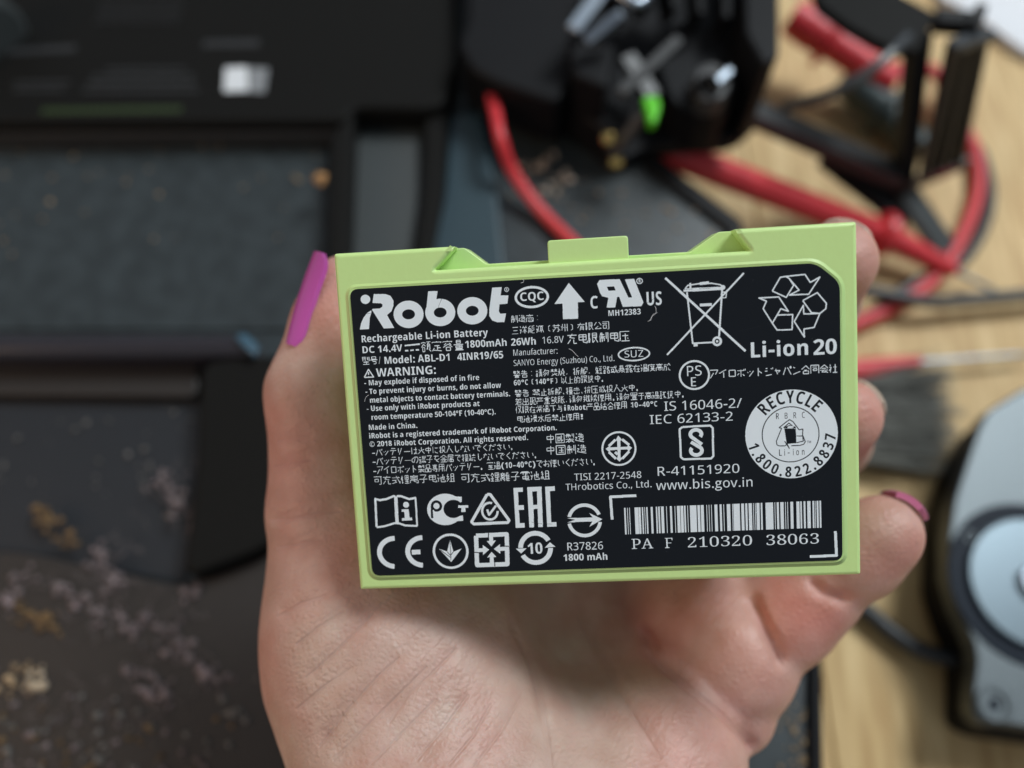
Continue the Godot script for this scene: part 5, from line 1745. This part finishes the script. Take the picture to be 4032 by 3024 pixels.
func drive() -> void:
	var o := thing("disc_drive", "silver cast metal drive with a round disc at the right edge", "drive", P(177.73, 0, 40.4))
	var top := [Vector2(247.47, -31.43), Vector2(180.53, -20.85), Vector2(165.39, -11.98), Vector2(160.5, -4.69), Vector2(154.02, 7.12), Vector2(147.1, 20.15), Vector2(142.55, 32.69), Vector2(139.79, 45.51), Vector2(140.65, 56.42), Vector2(143.12, 65.99), Vector2(142.66, 71.77), Vector2(139.69, 79.83), Vector2(138.22, 85.09), Vector2(139.11, 88.47), Vector2(142.68, 89.75), Vector2(148.2, 89.75), Vector2(152.42, 90.52), Vector2(203.39, 97.86)]
	slab("base", [Vector2(254.93, -34.02), Vector2(184.71, -22.78), Vector2(168.11, -12.77), Vector2(156.15, 3.89), Vector2(147.73, 20.63), Vector2(141.75, 45.82), Vector2(142.81, 57.74), Vector2(145.65, 66.41), Vector2(140.98, 88.43), Vector2(146.77, 91.74), Vector2(209.18, 100.18)], 0, 18, 1.5, M.black_plastic, o, 3)
	slab("casting", top, 18.2, 27, 1.0, M.cast_aluminium, o, 1.5)
	var c: Vector3 = P(165.81, 27, 48.01)
	var g := Geo.new()
	lathe(g, c, c + P(0, 0.6, 0), [[0, 26.6], [1, 26.3], [1, 20.2], [0.2, 20.2], [0.2, 0]], 64)
	part("well_ring", g, M.platter_gap, o)
	g = Geo.new()
	lathe(g, c + P(0, 0.2, 0), c + P(0, 2.6, 0), [[0, 20.8], [0.8, 20.8], [1, 20.4], [1, 8], [1, 0]], 64)
	part("disc", g, M.platter, o)
	g = Geo.new()
	lathe(g, c + P(0, 2.6, 0), c + P(0, 5, 0), [[0, 6], [0.8, 6], [1, 5.4], [1, 0]], 40)
	part("hub", g, M.steel, o)
	for p in [[P(144.86, 27, 84.05), 5.4], [P(148.9, 27, 32.69), 2.0]]:
		g = Geo.new()
		var r: float = p[1]
		lathe(g, p[0], p[0] + P(0, 1.2, 0), [[0, r], [0.7, r], [1, r * 0.9], [1, r * 0.72], [0.2, r * 0.66], [0.2, r * 0.34], [0.05, r * 0.3], [0.05, 0]], 28)
		part("screw_boss", g, M.cast_aluminium, o)
		g = Geo.new()
		lathe(g, p[0] + P(0, 0.1, 0), p[0] + P(0, 0.3, 0), [[0, r * 0.3], [1, r * 0.3], [1, 0]], 20)
		part("screw_hole", g, M.platter_gap, o)
	var b := thing("white_card", "thick white card sheet at the far right corner of the bench", "card", P(241.59, 0, -233.4))
	slab("sheet", [Vector2(210.84, -303.56), Vector2(322.93, -303.56), Vector2(285.14, -181.24), Vector2(238.79, -204.52), Vector2(223.6, -224.74), Vector2(207.01, -240.16)], 0, 5, 0.6, M.white_card, b)


func scatter(g: Geo, c: Vector3, spread: Vector3, count: int, size: float, tone: Color) -> void:
	for k in count:
		var r := size * rng.randf_range(0.45, 1.3) * MM
		g.tint = tone * rng.randf_range(0.6, 1.25)
		g.tint.a = 1
		var p := c + Vector3(rng.randfn() * spread.x, 0, rng.randfn() * spread.z) * MM
		lump(g, p + Vector3(0, r * 0.4, 0), Vector3(r * rng.randf_range(0.7, 1.5), r * 0.7, r * rng.randf_range(0.7, 1.4)), Basis(Vector3.UP, rng.randf() * TAU), 0.3)


func debris() -> void:
	var m := mat("dust", Color(1, 1, 1), 0.75)
	m.vertex_color_use_as_albedo = true
	var o := thing("dust_crumbs", "loose dust, crumbs and fluff scattered over the opened vacuum", "dust", P(-92.95, 59, -46.3), "", "stuff")
	var g := Geo.new()
	g.tinted = true
	var tan := Color(0.34, 0.24, 0.14)
	var pink := Color(0.19, 0.148, 0.15)
	var brown := Color(0.150, 0.090, 0.038)
	var grey := Color(0.16, 0.15, 0.14)
	for k in 30:
		scatter(g, P(-184.42, 59, -104.88).lerp(P(-69.36, 59, -104.88), rng.randf()) + P(0, 0, rng.randf() * 52), Vector3.ONE, 1, 0.55, tan)
	for k in 40:
		scatter(g, P(-158.61, 59, -2.63).lerp(P(-98.38, 59, -2.63), rng.randf()) + P(0, 0, rng.randf() * 40), Vector3.ONE, 1, 0.6, grey)
	scatter(g, P(-64.81, 70, -77.17), Vector3(1, 0, 0.8), 5, 1.6, Color(0.5, 0.26, 0.1))
	scatter(g, P(-75.83, 59, -87.27), Vector3(1, 0, 1), 2, 0.9, tan)
	for p in [P(5.58, 58, -91.12), P(12.21, 58, -95.24), P(17.78, 58, -87.05), P(14.42, 58, -82.03)]:
		scatter(g, p, Vector3(2.2, 0, 2.6), 7, 1.1, Color(0.5, 0.42, 0.34))
	for k in 45:
		scatter(g, P(-4.3, 58, -97.32).lerp(P(72.44, 58, -71.21), rng.randf()) + P(0, 0, rng.randf() * 16), Vector3.ONE, 1, 0.6, tan)
	for l in [[P(-103.52, 63, 25.05), P(-90.64, 63, 38.22), 26, pink], [P(-90.64, 63, 38.22), P(-71.31, 63, 44.91), 12, pink], [P(-134.88, 63, 35.49), P(-123.84, 63, 43.59), 22, brown], [P(-117.78, 63, 47.55), P(-108.24, 63, 56.59), 26, pink], [P(-127.72, 63, 55.31), P(-100.83, 63, 69.01), 34, pink], [P(-135.36, 63, 50.16), P(-138.01, 63, 60.37), 16, pink], [P(-89.05, 63, 56.59), P(-86.54, 63, 60.37), 9, pink], [P(-99.21, 63, 64.11), P(-76.29, 63, 83.22), 36, pink], [P(-101.76, 63, 77.39), P(-90.33, 63, 86.65), 22, pink], [P(-134.86, 63, 62.87), P(-125.16, 63, 66.57), 26, brown], [P(-132.63, 63, 82.06), P(-128.86, 63, 77.39), 14, tan], [P(-125.58, 63, 80.9), P(-123.47, 63, 82.06), 8, Color(0.5, 0.4, 0.28)], [P(-73.06, 63, 88.92), P(-70.35, 63, 91.17), 8, grey]]:
		for k in int(l[2] * 1.2):
			scatter(g, (l[0] as Vector3).lerp(l[1], rng.randf()), Vector3(1.7, 0, 1.7), 1, 0.85, l[3])
	for k in 160:
		scatter(g, P(-131.66, 63, 95.6).lerp(P(-68.6, 63, 104.26), pow(rng.randf(), 1.3)) + P(0, 0, rng.randfn() * 7), Vector3.ONE, 1, 0.7, [grey, grey, pink, brown][rng.randi() % 4])
	for k in 60:
		scatter(g, P(73.29, 58, 78).lerp(P(75.46, 58, 106.39), rng.randf()), Vector3(2, 0, 2), 1, 0.5, tan)
	part("crumbs", g, m, o).set_meta("kind", "stuff")
	g = Geo.new()
	g.tinted = true
	for k in 120:
		var c: Vector3 = [P(-96.43, 64, 33.05), P(-112.37, 64, 52.97), P(-114.14, 64, 63.05), P(-87.18, 64, 73.96), P(-94.17, 64, 83.31), P(-117.87, 64, 91.23)][k % 6] + P(rng.randfn() * 7, rng.randf() * 1.2, rng.randfn() * 6)
		g.tint = Color(0.12, 0.10, 0.10) * rng.randf_range(0.6, 1.3)
		var pts := [c]
		for s in 3:
			pts.append(pts[-1] + P(rng.randfn() * 1.7, rng.randfn() * 0.4, rng.randfn() * 1.7))
		tube(g, smooth_path(pts, 3), [0.12], 4)
	part("fluff", g, m, o).set_meta("kind", "stuff")
